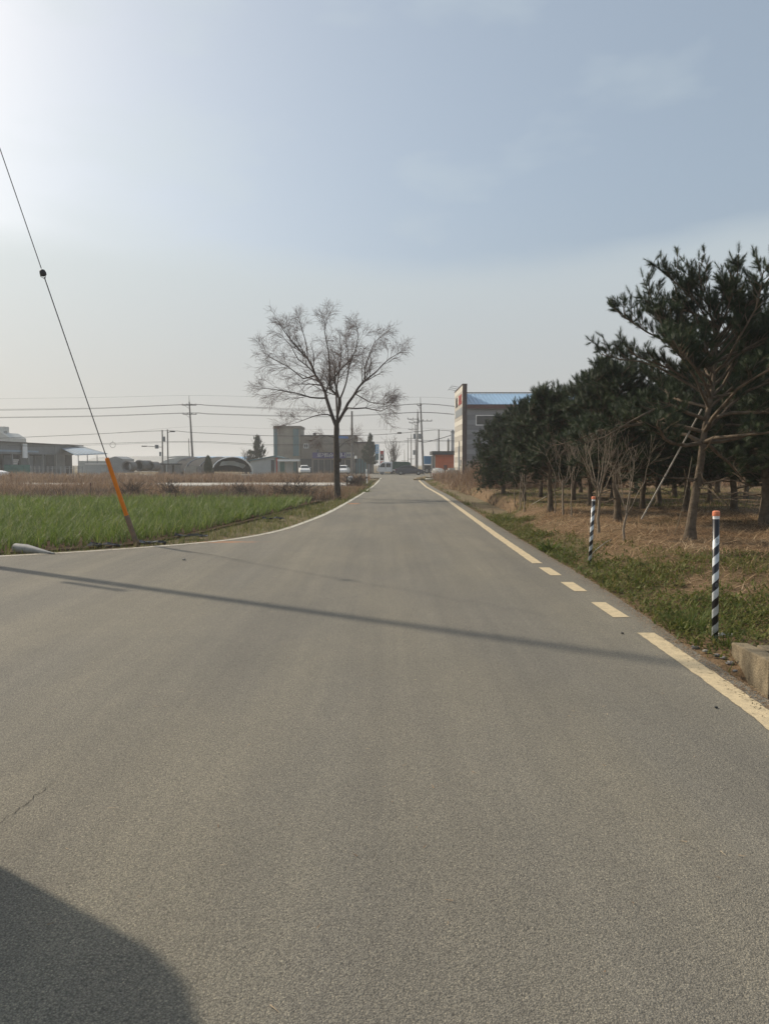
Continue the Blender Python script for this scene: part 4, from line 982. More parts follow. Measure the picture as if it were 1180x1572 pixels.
fbox(fk, 'red_post', M['red'], 423.4, 425.2, 702.5, 722, .2, .5, t, -.1); fbox(fk, 'post', M['dark'], 454.5, 456, 708.1, 722, .2, .4, t, -.1)
fbox(fk, 'green_panel', M['green_net'], 426.5, 434, 709, 722, 2.2, 2.4, t, -.1); fbox(fk, 'window_panel', M['pale_wall'], 436, 445, 709, 722, 2.2, 2.4, t, -.1); fbox(fk, 'side_panel', M['teal'], 447, 453, 709, 722, 2.2, 2.4, t, -.1)

# big grey warehouse at the left
fw = Face(-95, 98, 118, 136); t = fw.thing('open_warehouse', 'long grey open fronted warehouse with dark bays at the left', 'warehouse')
uA, uB = 0, fw.u(113); zA, zB = fw.z(-95, 675.5), fw.z(113, 683)
zt = fw.z(0, 677.8)
MB().box(uA, uB, 2.2, 14, -.1, zt-.3).build('back_wall', M['shade_in'], t, world=False)
mb = MB(); uu = uA
while uu < uB-.3:
    mb.box(uu, uu+.34, -.03, 0, fw.z(0, 696), zt-.12); uu += .42
mb.box(uA, uB, .003, 2.196, fw.z(0, 696), zt-.1); tag(mb.build('fascia', M['grey_steel'], t, world=False), kind='stuff')
MB().box(uA-.3, fw.u(124), -.6, 14.3, zt-.096, zt+.06).build('roof', M['dark'], t, world=False)
for a in (-60, -20, 20, 45, 67, 87): fbox(fw, 'post', M['galv'], a, a+1.4, 696.3, 720, .1, .4, t, -.1)
for a, b in ((-55, -22), (22.6, 35), (47, 66), (69, 85.5)): fbox(fw, 'shutter', M['grey_steel'], a, b, 699, 720, 1.6, 1.9, t, -.1)
fbox(fw, 'end_wall', M['grey_steel'], 88.5, 101, 696.3, 722, .1, 2.1, t, -.1); fbox(fw, 'end_door', M['shade_in'], 102, 112.5, 697, 722, .2, 2.1, t, -.1)
fbox(fw, 'sign_board', M['white'], 31.5, 38, 681, 703, -.5, -.3, t); fbox(fw, 'trim_band', M['blue_sheet'], -60, 59, 690, 693, -.09, -.034, t)
for a, b in ((84, 97),): fbox(fw, 'gable_shade', M['grey_steel'], a, b, 684, 696, -.12, -.034, t)
# awning off its right end
aw = thing('awning', 'blue grey sheet awning sloping down from the right end of the warehouse', 'awning', at(120, 712, 130)*1.0)
aw.location.z = 0
c4 = [at(83, 682.5, 134), at(124, 684.5, 141), at(165, 696, 131), at(116, 698, 123)]
MB().add(c4+[c-Vector((0, 0, .12)) for c in c4], [(0, 1, 2, 3), (7, 6, 5, 4), (0, 4, 5, 1), (1, 5, 6, 2), (2, 6, 7, 3), (3, 7, 4, 0)]).build('sheet', M['blue_sheet'], aw)
for k in range(9):
    a, b = c4[0].lerp(c4[1], (k+.5)/9), c4[3].lerp(c4[2], (k+.5)/9); MB().tube([a+Vector((0, 0, .03)), b+Vector((0, 0, .03))], .06, 5).build('rib', M['grey_steel'], aw)
for px, Y in ((120, 123.6), (134, 126), (149, 128.4), (163, 131)):
    p = at(px, 698, Y); MB().tube([(p.x, p.y, -.1), (p.x, p.y, p.z-.05)], .07, 6).build('post', M['galv'], aw)
# silo roof behind
fsil = Face(-20, 170, 16, 170); t = fsil.thing('grain_silo', 'pale hazy silo house with a gabled top behind the warehouse', 'silo')
us = [fsil.u(v) for v in (-20, 3, 15.5)]
MB().prism([(us[0], 0), (us[2], 0), (us[2], fsil.z(15, 671.5)), (us[1], fsil.z(3, 663.5)), (us[0], fsil.z(-20, 671.5))], lambda u, w, k: (u, k, w), 0, 8).build('wall', M['pale_wall'], t, world=False)
fbox(fsil, 'elevator_shaft', M['pale_wall'], -8, 2, 654, 672, 2, 4, t); fbox(fsil, 'vent', M['grey_steel'], 4, 6, 661, 665, 1, 2, t)
# green mesh fence and the yard fence
ff = Face(6, 92, 46, 95); t = ff.thing('green_fence', 'green mesh panel fence in front of the warehouse', 'fence')
for k in range(4): fbox(ff, 'panel', M['green_net'], 6+k*10+.2, 16+k*10-.2, 713.5, 724, 0, .05, t, -.1)
ff = Face(46, 96, 130, 104); t = ff.thing('wire_fence', 'low grey post and rail fence along the warehouse yard', 'fence')
for k in range(13): fbox(ff, 'post', M['galv'], 47+k*6.6, 47.9+k*6.6, 715.5, 724, 0, .08, t, -.1)
for zq in (716.5, 719): fbox(ff, 'rail', M['galv'], 46.5, 128, zq, zq+.5, -.06, -.004, t)
# vehicles' cargo seen in the warehouse
fl = Face(-4, 118, 20, 118); t = fl.thing('white_crate_stack', 'stack of white crates inside the first dark warehouse bay', 'crates')
for k in range(3): fbox(fl, 'crate', M['white'], -4, 19.5-k, 704.8+k*2.9, 707.2+k*2.9, 0, 2, t)
fbox(fl, 'pallet', M['stone_b'], -4, 19, 713.7, 714.5, 0, 2, t, -.1)
# polytunnels
def tunnel(face, label, px0, px1, pt, m, depth, end=True):
    t = face.thing('greenhouse', label, 'greenhouse'); u0, u1 = face.u(px0), face.u(px1); H = face.z((px0+px1)/2, pt); n = 14
    out = [(depth/2-math.cos(math.pi*i/n)*depth/2, math.sin(math.pi*i/n)**.9*H) for i in range(n+1)]
    mb = MB(); k = 10; vs = []
    for j in range(k+1):
        u = u0+(u1-u0)*j/k; s = 1-.012*(j % 2); vs += [(u, y, z*s) for y, z in out]
    fs_ = [(j*(n+1)+i, j*(n+1)+i+1, (j+1)*(n+1)+i+1, (j+1)*(n+1)+i) for j in range(k) for i in range(n)]
    mb.add(vs, fs_); mb.build('cover', m, t, world=False, smooth=False)
    for uu in (u0, u1): MB().add([(uu, y, z) for y, z in out], [tuple(range(n+1))]).build('end_wall', M['pale_wall'], t, world=False)
    return t
tunnel(Face(118, 205, 232, 178), 'long white film greenhouse behind the leaning orange guard', 118, 229, 700, M['film'], 18)
tunnel(Face(190, 168, 240, 160), 'second white film greenhouse in front, ending behind the concrete pipes', 190, 238, 702.5, M['film'], 13)
fg = Face(168, 150, 190, 150); t = fg.thing('grey_outbuilding', 'small grey gabled outbuilding before the white greenhouses', 'shed')
us = [fg.u(v) for v in (120, 165, 177, 188)]
MB().prism([(us[1], -.1), (us[3], -.1), (us[3], fg.z(188, 704.5)), (us[2], fg.z(177, 700.5)), (us[1], fg.z(165, 704.5))], lambda u, w, k: (u, k, w), 0, 7).build('wall', M['grey_steel'], t, world=False)
MB().box(us[0], us[1]-.01, .3, 6, -.1, fg.z(150, 707.5)).build('annexe', M['pale_wall'], t, world=False)
# distant blue roofed plant
fd = Face(255, 330, 372, 330); t = fd.thing('distant_factory', 'long distant factory with a pale blue roof fading in the haze', 'building')
fbox(fd, 'wall', M['pale_wall'], 258, 375, 706, 722, 0, 20, t, -.2)
u0, u1 = fd.u(256), fd.u(377); za, zb = fd.z(300, 706), fd.z(300, 700.5)
MB().prism([(-.5, za+.02), (10, zb), (20.5, za+.02)], lambda u, w, k: (k, u, w), u0, u1).build('roof', M['sky_blue'], t, world=False)
for k in range(15): fbox(fd, 'window', M['glass'], 262+k*7.3, 266+k*7.3, 708, 711, -.08, -.004, t)
# shade-net tunnel
fn = Face(323, 104, 392, 112); t = fn.thing('shade_tunnel', 'barrel shaped tunnel with black shade net and torn clear film', 'greenhouse')
u0, u1 = fn.u(324), fn.u(388); um = (u0+u1)/2; hw_ = (u1-u0)/2; Hn = fn.z(352, 701.5)
def arch(v, s=1.0, a0=0, a1=1, n=12): return [(um-math.cos(math.pi*(a0+(a1-a0)*i/n))*hw_*s, v, math.sin(math.pi*(a0+(a1-a0)*i/n))**.8*Hn*s) for i in range(n+1)]
for v in (0, 2.5, 5, 7.5): MB().tube(arch(v), .07, 6).build('hoop', M['white'] if v == 0 else M['galv'], t, world=False)
def arcsheet(name, m, a0, a1, v0, v1, s):
    A, B = arch(v0, s, a0, a1), arch(v1, s, a0, a1); n = len(A); Ai, Bi = arch(v0, s-.012, a0, a1), arch(v1, s-.012, a0, a1)
    MB().add(A+B+Ai+Bi, [(i, i+1, n+i+1, n+i) for i in range(n-1)]+[(2*n+i+1, 2*n+i, 3*n+i, 3*n+i+1) for i in range(n-1)]).build(name, m, t, world=False, smooth=True)
arcsheet('net', M['black_net'], .04, .96, .15, 7.4, .985); arcsheet('film', M['film'], .55, .95, -.02, 3.0, 1.02)
MB().add(arch(7.3, .97), [tuple(range(13))]).build('end_net', M['black_net'], t, world=False)
MB().add([(x, .5+.25*math.sin(i), z*.86) for i, (x, y, z) in enumerate(arch(.5, .92, .35, .8))]+[(x, .9, z*.62) for x, y, z in arch(.9, .9, .35, .8)], [(i, i+1, 14+i, 13+i) for i in range(12)]).build('torn_film', M['pale_wall'], t, world=False)

# ------------------------------------------------------------------ poles, wires
M['porcelain'] = mat('insulator_grey', (.20, .19, .18), .4, .1, 5)
def pole(label, px, pxt, pyt, Y, r0=.17, r1=.10, rod=0, arms=(), boxes=(), lamp=None, group='utility poles along the cross road', name='utility_pole', m='pole'):
    b = at(px, 712, Y); b.z = 0; top = at(pxt, pyt, Y)-b; t = thing(name, label, 'pole', b, group=group)
    MB().tube([(0, 0, -.3), tuple(top*.5), tuple(top)], [r0, (r0+r1)/2, r1], 10).build('shaft', M[m], t, world=False)
    if rod: MB().tube([tuple(top), tuple(top+Vector((-.03, 0, rod)))], [.045, .03], 5).build('rod', M['dark'], t, world=False)
    for (f, half, dx, n) in arms:
        c = top*f; a = MB().box(c.x+dx-half, c.x+dx+half, c.y-.2, c.y-.12, c.z-.05, c.z+.05).build('crossarm', M['dark'], t, world=False)
        for i in range(n):
            xx = c.x+dx-half*.92+2*half*.92*i/(n-1); MB().tube([(xx, c.y-.16, c.z+.05), (xx, c.y-.16, c.z+.12), (xx, c.y-.16, c.z+.2), (xx, c.y-.16, c.z+.26)], [.03, .08, .05, .07], 7).build('insulator', M['porcelain'], a, world=False)
        MB().tube([(c.x+dx-half*.6, c.y-.16, c.z-.05), (c.x, c.y-.1, c.z-.55)], .025, 4).build('brace', M['dark'], t, world=False)
    for (f, dx, w, h) in boxes:
        c = top*f; MB().tube([(c.x+dx, c.y-.25, c.z-h/2), (c.x+dx, c.y-.25, c.z+h/2)], w/2, 10).build('transformer', M['grey_steel'], t, world=False)
    if lamp:
        f, dx = lamp; c = top*f; mb = MB().tube([tuple(c), tuple(c+Vector((dx, -.3, .15)))], .04, 5); mb.build('lamp_arm', M['dark'], t, world=False)
        MB().obox(c+Vector((dx*1.15, -.3, .13)), .35, .14, .07).build('lamp_head', M['dark'], t, world=False)
    return t
pole('tallest leaning pole with two crossarms rising over the field', 297, 290.5, 617, 122, .21, .11, 1.0, [(.955, 1.15, 0, 4), (.83, 1.1, 0, 4)])
pole('short pole with a street lamp arm and boxes pointing left', 249.5, 249, 660, 112, .12, .09, 0, (), [(.80, .25, .5, .7), (.63, -.75, .55, .55), (.47, -.25, .3, .6)], (.62, -2.2))
MB_ = None
pole('short pole with a small lamp at its top pointing right', 258, 257, 659, 113, .12, .09, 0, (), (), (.93, .7))
pole('thin pole just left of the tallest leaning pole', 291.5, 289.5, 673, 150, .10, .07)
pole('plain grey pole standing right behind the bare tree', 540.5, 540, 631, 92, .15, .11)
pole('tall pole with rod behind the grey sedan', 650, 645.3, 619, 122, .20, .11, 1.0, [(.97, .35, -.2, 2), (.75, 1.1, .6, 4)])
pole('pole with two crossarms and paired transformers behind the sedan', 640, 641, 632, 136, .18, .11, .5, [(.88, 1.0, -.8, 3), (.82, .9, -.6, 3)], [(.60, -.5, .5, .9), (.60, .45, .6, .9)])
pole('fourth pole along the receding road line, single crossarm', 638.3, 637.6, 652, 180, .18, .11, .6, [(.90, 1.1, -.6, 3)], [(.40, -.4, .6, 1.1)])
pole('fifth pole along the receding road line', 631, 631, 667, 232, .18, .11, .5, [(.88, 1.3, 0, 4), (.30, 1.0, 0, 2)])
pole('sixth pole along the receding road line', 626.2, 626, 673, 272, .18, .11, .3, [(.92, 1.3, 0, 4)])
pole('farthest visible pole beyond the white truck', 621, 620.5, 690, 300, .15, .10, 0, [(.4, 1.2, 0, 2)])
pole('pole behind the orange brown hut', 673.5, 673.2, 659, 128, .16, .10, 0, (), [(.32, -.1, .5, 1.0)])
pole('slim white lamp post beside the pole behind the hut', 670.4, 670.2, 671, 122, .07, .05, m='white')
def stack(label, name, cat, px0, px1, pt, Y, m):
    a, b = at(px0, pt, Y), at(px1, pt, Y); t = thing(name, label, cat, ((a.x+b.x)/2, Y, 0)); r = (b.x-a.x)/2
    MB().tube([(0, 0, -.1), (0, 0, a.z)], r, 12).build('shell', M[m], t, world=False)
    for z in (a.z*.55, a.z*.98): MB().tube([(0, 0, z-.1), (0, 0, z+.1)], r*1.15, 12).build('band', M['galv'], t, world=False)
    MB().tube([(0, 0, a.z), (0, 0, a.z+.25)], [r*.8, r*.5], 10).build('cap', M['galv'], t, world=False)
stack('tan chimney rising behind the hut', 'chimney', 'chimney', 686.3, 689.6, 675, 135, 'stone'); stack('silver storage tank tower beside the cream parapet', 'storage_tank', 'tank', 692, 697, 662, 120, 'silver')
def wire(label, pts, Y, rad, name='power_line'):
    P = smooth_poly([at(x, y, Y) for x, y in pts], 5)
    return tag(MB().tube(P, rad, 4).build(name, M['wire']), label, 'cable', 'overhead lines along the cross road')
wire('topmost hair thin wire strung over the pole tops', [(-120, 615), (0, 612), (150, 610), (290.5, 607), (400, 609), (500, 611), (645.3, 609.5), (700, 612)], 122, .010)
for k, d in enumerate((0, 1.3, 2.6)):
    wire(['upper wire of the highest three wire bundle', 'middle wire of the highest three wire bundle', 'lower wire of the highest three wire bundle'][k], [(-120, 629+d), (0, 628+d*.8), (150, 626+d*.5), (288, 620.5+d*.3), (330, 622+d*.5), (480, 628+d), (560, 625.5+d*.6), (645, 619.5+d*.3), (705, 624+d*.5)], 122-.2+k*.35, .016)
    wire(['upper wire of the second three wire bundle', 'middle wire of the second three wire bundle', 'lower wire of the second three wire bundle'][k], [(-120, 641+d), (0, 640.2+d*.5), (150, 638+d*.5), (290, 633.5+d*.3), (330, 635+d*.5), (480, 638.5+d*.6), (560, 636.5+d*.6), (645, 632.5+d*.3), (705, 636+d*.5)], 122-.2+k*.35, .016)
wire('thick sagging telephone cable below the power wires', [(-120, 677), (0, 672.5), (120, 667.5), (249, 661.2), (300, 664), (420, 669), (540, 668.5), (600, 666), (645, 662), (673, 660), (720, 665)], 113, .030)
wire('lower telephone cable sagging from pole to pole', [(-120, 688), (0, 684.5), (150, 681), (295, 677.5), (420, 682.5), (545, 680), (640, 676.5), (673, 676), (720, 677)], 114, .024)
wire('lowest thin cable sagging from pole to pole', [(-120, 690), (0, 686.5), (150, 683), (295, 679), (420, 684.5), (545, 681.5), (640, 678.5), (673, 677.5), (720, 679)], 114.4, .016)
wire('faint wire between the two cable levels', [(180, 665), (293, 655), (420, 658), (560, 660), (645, 657), (700, 660)], 126, .009)
wire('black twisted cable rising from the sedan poles to the parapet', [(642, 677), (652, 678.6), (664, 676), (676, 673), (692, 668), (700, 664)], 121, .05)
wire('wire running away from the crossarms along the receding poles', [(634, 641), (633, 650), (631.5, 662)], 150, .012)
ring = thing('cable_coil', 'round spare loop of cable hanging from the lower lines', 'cable coil', at(173, 683, 113.8))
MB().tube([(.40*math.cos(2*math.pi*i/24), 0, .40*math.sin(2*math.pi*i/24)) for i in range(25)], .028, 5, cap=False).build('loop', M['wire'], ring, world=False); MB().tube([(0, 0, .4), (0, 0, .62)], .02, 5).build('tie', M['wire'], ring, world=False)
clo = thing('splice_box', 'small black splice case clipped on the telephone cable', 'splice case', at(613, 664.6, 113)); MB().tube([(-.35, 0, 0), (-.25, 0, 0), (.25, 0, 0), (.35, 0, 0)], [.04, .12, .12, .04], 8).build('case', M['wire'], clo, world=False); MB().tube([(0, 0, .1), (0, 0, .2)], .02, 5).build('clip', M['wire'], clo, world=False)

# guy wire with its orange guard, anchored at the field edge, and the pole it holds (out of the picture, left)
GB = gnd(210, 837, -.05); GQ = at(0, 228, GB.y-GUY_DY); GT = GB+(GQ-GB)*1.62
def guy_at(py):
    lo, hi = 0.0, 1.0
    for _ in range(40):
        mid = (lo+hi)/2; p = GB+(GQ-GB)*mid; c = Vector((p.x, cp*p.y-sp*(p.z-CAM_Z), sp*p.y+cp*(p.z-CAM_Z))); y = 786-F*c.z/c.y
        lo, hi = (mid, hi) if y > py else (lo, mid)
    return GB+(GQ-GB)*lo
g1, g2, g3 = guy_at(791), guy_at(703), guy_at(419)
gw = thing('guy_wire', 'steel guy wire with an orange plastic guard leaning over the field edge', 'guy wire', GB)
MB().tube([GB-(g1-GB)*.1, g1], [.054, .052], 12).build('sleeve', M['rust_pipe'], gw)
MB().tube([g1-(g2-g1)*.03, g2-(g2-g1)*.02, g2], [.044, .043, .036], 12).build('guard', M['orange'], gw)
MB().tube([g2, guy_at(425)], .011, 6).build('lower_strand', M['steel_wire'], gw)
MB().tube([guy_at(412), GT], .009, 6).build('upper_strand', M['steel_wire'], gw)
ax = (GT-GB).normalized()
iz = MB().tube([g3-ax*.06, g3-ax*.045, g3, g3+ax*.05, g3+ax*.07], [.02, .055, .062, .05, .02], 12); iz.build('insulator', M['dark'], gw, smooth=True)
for s in (-1, 1):
    MB().tube([guy_at(428), g3+Vector((s*.05, 0, -.06)), g3+Vector((s*.05, 0, 0))], .006, 5).build('strand_loop', M['steel_wire'], gw)
pb = Vector((GT.x, GT.y, 0)); pt_ = thing('utility_pole', 'concrete pole out of the picture at left that casts the long shadow', 'pole', pb)
MB().tube([(0, 0, -.3), (0, 0, GT.z+.6)], [.135, .075], 14).build('shaft', M['pole'], pt_, world=False)
a = MB().box(-1.1, 1.1, -.25, -.15, GT.z+.1, GT.z+.2).build('crossarm', M['dark'], pt_, world=False)
MB().tube([(-.16, -.24, 3.45), (-.16, -.24, 4.4)], .06, 12).build('cable_box', M['grey_steel'], pt_, world=False)

# ------------------------------------------------------------------ vehicles
def wheels(t, xs, w, r):
    for x in xs:
        for s in (-1, 1):
            wq = MB().tube([(x, s*(w-.2), r), (x, s*(w-.17), r), (x, s*w-.03*s, r), (x, s*w, r)], [r*.9, r, r, r*.88], 20).build('tyre', M['tyre'], t, world=False)
            MB().tube([(x, s*(w+.002), r), (x, s*(w+.02), r)], [r*.62, r*.55], 14).build('rim', M['galv'], wq, world=False)
def sedan(label, loc, rz=0):
    t = thing('sedan', label, 'car', loc, rz)
    fn_ = lambda x, z, k: (x, k*(.86-.10*max(0, (z-.62)/.4)-.05*max(0, (.42-z)/.3)), z)
    body = [(-2.12, .34), (-2.16, .62), (-2.10, .90), (-1.95, .97), (-1.4, 1.0), (0, .96), (.95, .93), (1.6, .84), (2.0, .72), (2.13, .58), (2.12, .34), (1.95, .2), (-1.95, .2)]
    MB().prism(body, fn_, -1, 1).build('body', M['car_grey'], t, world=False, bevel=.05)
    fc_ = lambda x, z, k: (x, k*(.76-.24*(z-.94)/.5), z)
    MB().prism([(-1.85, .985), (-1.2, 1.33), (-.6, 1.43), (-.05, 1.44), (.4, 1.36), (1.15, .93)], fc_, -1, 1).build('cabin', M['car_grey'], t, world=False, bevel=.04)
    for s in (-1, 1):
        for q in ([(-1.55, 1.02), (-1.12, 1.28), (-.62, 1.36), (-.42, 1.37), (-.42, 1.0)], [(-.36, 1.0), (-.36, 1.37), (.0, 1.37), (.36, 1.29), (.92, .98)]):
            n = len(q); vs = [fc_(x, z, s*1.0) for x, z in q]+[fc_(x, z, s*1.0) for x, z in q]
            vs = [(x, y+s*.012, z) for x, y, z in vs[:n]]+[(x, y-s*.03, z) for x, y, z in vs[n:]]
            MB().add(vs, [tuple(range(n)), tuple(range(2*n-1, n-1, -1))]+[(i, (i+1) % n, n+(i+1) % n, n+i) for i in range(n)]).build('side_window', M['glass'], t, world=False)
    for nm, q in (('windscreen', [(.50, 1.335), (1.10, .99)]), ('rear_window', [(-1.30, 1.30), (-1.80, 1.04)])):
        (xa, za), (xb, zb) = q; wa, wb = .76-.24*(za-.94)/.5-.06, .76-.24*(zb-.94)/.5-.06; o = .02 if nm == 'windscreen' else -.02
        vs = [(xa+o, -wa, za+.01), (xa+o, wa, za+.01), (xb+o, wb, zb+.01), (xb+o, -wb, zb+.01)]; MB().add(vs+[(x-2*o, y, z-.03) for x, y, z in vs], [(0, 1, 2, 3), (7, 6, 5, 4), (0, 4, 5, 1), (1, 5, 6, 2), (2, 6, 7, 3), (3, 7, 4, 0)]).build(nm, M['glass'], t, world=False)
    for s in (-1, 1):
        MB().box(2.02, 2.125, s*.66-.16, s*.66+.16, .60, .70).build('headlight', M['white'], t, world=False); MB().box(-2.165, -2.08, s*.62-.2, s*.62+.2, .72, .84).build('tail_light', M['red'], t, world=False)
        MB().obox((.75, s*.92, 1.0), .09, .1, .06).build('mirror', M['car_grey'], t, world=False)
    MB().box(-2.2, -2.165, -.26, .26, .52, .64).build('number_plate', M['white'], t, world=False)
    wheels(t, (-1.32, 1.30), .84, .31)
    return t
def truck(label, loc, rz=0):
    t = thing('pickup_truck', label, 'truck', loc, rz)
    fn_ = lambda x, z, k: (x, k*(.84-.10*max(0, (z-1.1)/.85)), z)
    MB().prism([(-2.6, .42), (-2.62, .80), (-2.50, 1.02), (-2.10, 1.62), (-1.85, 1.90), (-1.6, 1.96), (-.30, 1.97), (-.26, 1.9), (-.26, .42)], fn_, -1, 1).build('cab', M['white'], t, world=False, bevel=.06)
    for s in (-1, 1):
        for q in ([(-2.22, 1.14), (-1.92, 1.66), (-1.80, 1.74), (-1.38, 1.74), (-1.38, 1.14)], [(-1.22, 1.14), (-1.22, 1.74), (-.48, 1.74), (-.48, 1.14)]):
            n = len(q); vs = [fn_(x, z, s) for x, z in q]; vs = [(x, y+s*.012, z) for x, y, z in vs]+[(x, y-s*.03, z) for x, y, z in vs]
            MB().add(vs, [tuple(range(n)), tuple(range(2*n-1, n-1, -1))]+[(i, (i+1) % n, n+(i+1) % n, n+i) for i in range(n)]).build('side_window', M['glass'], t, world=False)
        for xx in (-1.30, -.38): MB().box(xx-.012, xx+.012, s*.845-.012, s*.845+.012, .55, 1.10).build('door_gap', M['dark'], t, world=False)
        MB().box(-1.42-.07, -1.42+.07, s*.86-.012, s*.86+.012, 1.0, 1.04).build('door_handle', M['dark'], t, world=False); MB().obox((-2.28, s*.98, 1.3), .05, .09, .14).build('mirror', M['dark'], t, world=False)
        MB().box(-2.64, -2.56, s*.62-.16, s*.62+.16, .72, .9).build('headlight', M['galv'], t, world=False)
    vs = [(-2.47, -.70, 1.09), (-2.47, .70, 1.09), (-2.10, .66, 1.64), (-2.10, -.66, 1.64)]; vs = [(x-.03, y, z+.02) for x, y, z in vs]
    MB().add(vs+[(x+.05, y, z-.03) for x, y, z in vs], [(0, 1, 2, 3), (7, 6, 5, 4), (0, 4, 5, 1), (1, 5, 6, 2), (2, 6, 7, 3), (3, 7, 4, 0)]).build('windscreen', M['glass'], t, world=False)
    MB().box(-2.66, -2.5, -.8, .8, .42, .6).build('bumper', M['dark'], t, world=False)
    MB().box(-2.3, 2.5, -.4, .4, .42, .60).build('chassis', M['dark'], t, world=False)
    MB().box(-.18, 2.6, -.85, .85, .62, .80).build('bed', M['white'], t, world=False)
    MB().prism([(-.16, .81), (2.58, .81), (2.58, 1.62), (2.52, 1.78), (2.36, 1.91), (2.05, 1.98), (0, 2.0), (-.16, 1.93)], lambda x, z, k: (x, k*(.86-.04*max(0, (z-1.8)/.2)), z), -1, 1).build('tarp_cover', M['tarp'], t, world=False, bevel=.05)
    wheels(t, (-1.85, 1.5), .80, .32)
    return t
c = at(628.5, 712, 114); sedan('slate grey sedan crossing the far junction', (c.x, 114.2, 0), 0)
c = at(604.5, 712, 119.5); tk = truck('white double cab truck with a dark green tarp at the far junction', (c.x, 119.5, 0), 0)
dup(tk, (-3.23, 1.33, 0), R(90), 'small white truck parked beside the camera, out of the picture, casting the corner shadow', (.91, .91, .91))
c = at(467, 712, 128); v = sedan('white car parked nose on before the restaurant', (c.x, 128, 0), R(-80))
for ch in v.children:
    if ch.name.split('.')[0] in ('body', 'cabin', 'mirror'): ch.data = ch.data.copy(); ch.data.materials.clear(); ch.data.materials.append(M['white'])
c = at(527, 712, 126); dup(v, (c.x, 126, 0), R(-95), 'white car seen just right of the bare tree trunk')
c = at(-20, 712, 88); dup(v, (c.x, 88, 0), R(0), 'white car cut by the left edge before the green fence')
fq = Face(651, 130, 665, 130); t = fq.thing('blue_cargo_truck', 'blue cargo truck half hidden behind the tall pole and the hut', 'truck')
fbox(fq, 'cargo_box', M['truck_blue'], 651.3, 668, 700, 712.5, 0, 4, t); fbox(fq, 'chassis', M['dark'], 651.3, 668, 714, 719, .2, 3.8, t); fbox(fq, 'guard_rail', M['galv'], 651.5, 668, 713, 713.6, -.05, 0, t)
for a in (655, 662):
    u = fq.u(a); w = MB().tube([(u, -.05, .5), (u, .3, .5)], .5, 16).build('tyre', M['tyre'], t, world=False); MB().tube([(u, -.08, .5), (u, -.052, .5)], .28, 12).build('rim', M['galv'], w, world=False)

# ------------------------------------------------------------------ signs and small roadside things
fsn = Face(575.5, 118, 582, 118); t = fsn.thing('banner_sign', 'tall sky blue banner sign on a post left of the white truck', 'sign')
fbox(fsn, 'panel', M['sky_blue'], 576, 581.5, 682, 696, 0, .2, t); fbox(fsn, 'lower_panel', M['teal'], 576.2, 581.3, 696.2, 706, .02, .18, t)
for a in (577.2, 580.4): fbox(fsn, 'post', M['galv'], a-.3, a+.3, 706.2, 726, .05, .15, t, -.1)
for k in range(4): fbox(fsn, 'white_mark', M['white'], 577.4, 580.2-.4*(k % 2), 684+k*2.9, 685.6+k*2.9, -.03, -.003, t)
fsn = Face(582, 124, 590, 124); t = fsn.thing('price_sign', 'white framed red sign tower just left of the white truck', 'sign')
for a in (582.3, 588.8): fbox(fsn, 'column', M['white'], a, a+1.2, 690, 726, 0, .4, t, -.1)
fbox(fsn, 'red_panel', M['red'], 583.6, 588.7, 692, 697, .05, .3, t); fbox(fsn, 'dark_panel', M['maroon'], 583.6, 588.7, 697.3, 707, .05, .3, t); fbox(fsn, 'red_panel', M['red'], 583.6, 588.7, 708, 713, .05, .3, t); fbox(fsn, 'white_mark', M['white'], 585.4, 587, 699.5, 703, .01, .046, t)
fsn = Face(519, 118, 535, 121); t = fsn.thing('direction_sign', 'dark blue road direction board seen edge-on beside the bare trunk', 'sign')
fbox(fsn, 'board', M['blue'], 520.5, 534.5, 669.3, 673, 0, .1, t); fbox(fsn, 'post', M['galv'], 521.3, 522.5, 657, 724, .12, .35, t, -.1); fbox(fsn, 'arm', M['galv'], 521.4, 530, 670.6, 671.2, .11, .118, t)
t = thing('junction_lamp', 'white signal head with a dark base at the grass right of the plain pole', 'signal', at(546, 712, 96)*1.0); t.location.z = 0
zb = at(546, 709, 96).z; zm = at(546, 704, 96).z; zt_ = at(546, 699.5, 96).z
MB().tube([(0, 0, -.1), (0, 0, zb)], .05, 6).build('post', M['dark'], t, world=False); MB().tube([(0, 0, zb-.1), (0, 0, zm)], [.12, .14], 8).build('base', M['dark'], t, world=False); MB().tube([(0, 0, zm), (0, 0, zt_)], [.16, .10], 8).build('head', M['white'], t, world=False)
p = gnd(563.5, 742, 0); p.z = -.05; hgt = at(562.5, 719, p.y).z; t = thing('marker_post', 'slim white marker post in the grass left of the far road end', 'post', p)
MB().tube([(0, 0, -.1), (-.03, 0, hgt*.36)], .055, 8).build('lower_tube', M['white'], t, world=False); MB().tube([(-.03, 0, hgt*.36), (-.035, 0, hgt*.46)], .056, 8).build('dark_band', M['dark'], t, world=False); MB().tube([(-.035, 0, hgt*.46), (-.06, 0, hgt)], .055, 8).build('upper_tube', M['white'], t, world=False)
p = gnd(533, 748, 0); p.z = -.08; z1 = at(533, 729.5, p.y).z; t = thing('post_with_bag', 'dark short post with a crumpled white and black bag tied to it', 'post', p)
MB().tube([(0, 0, -.1), (0, 0, z1)], [.07, .06], 8).build('post', M['dark'], t, world=False)
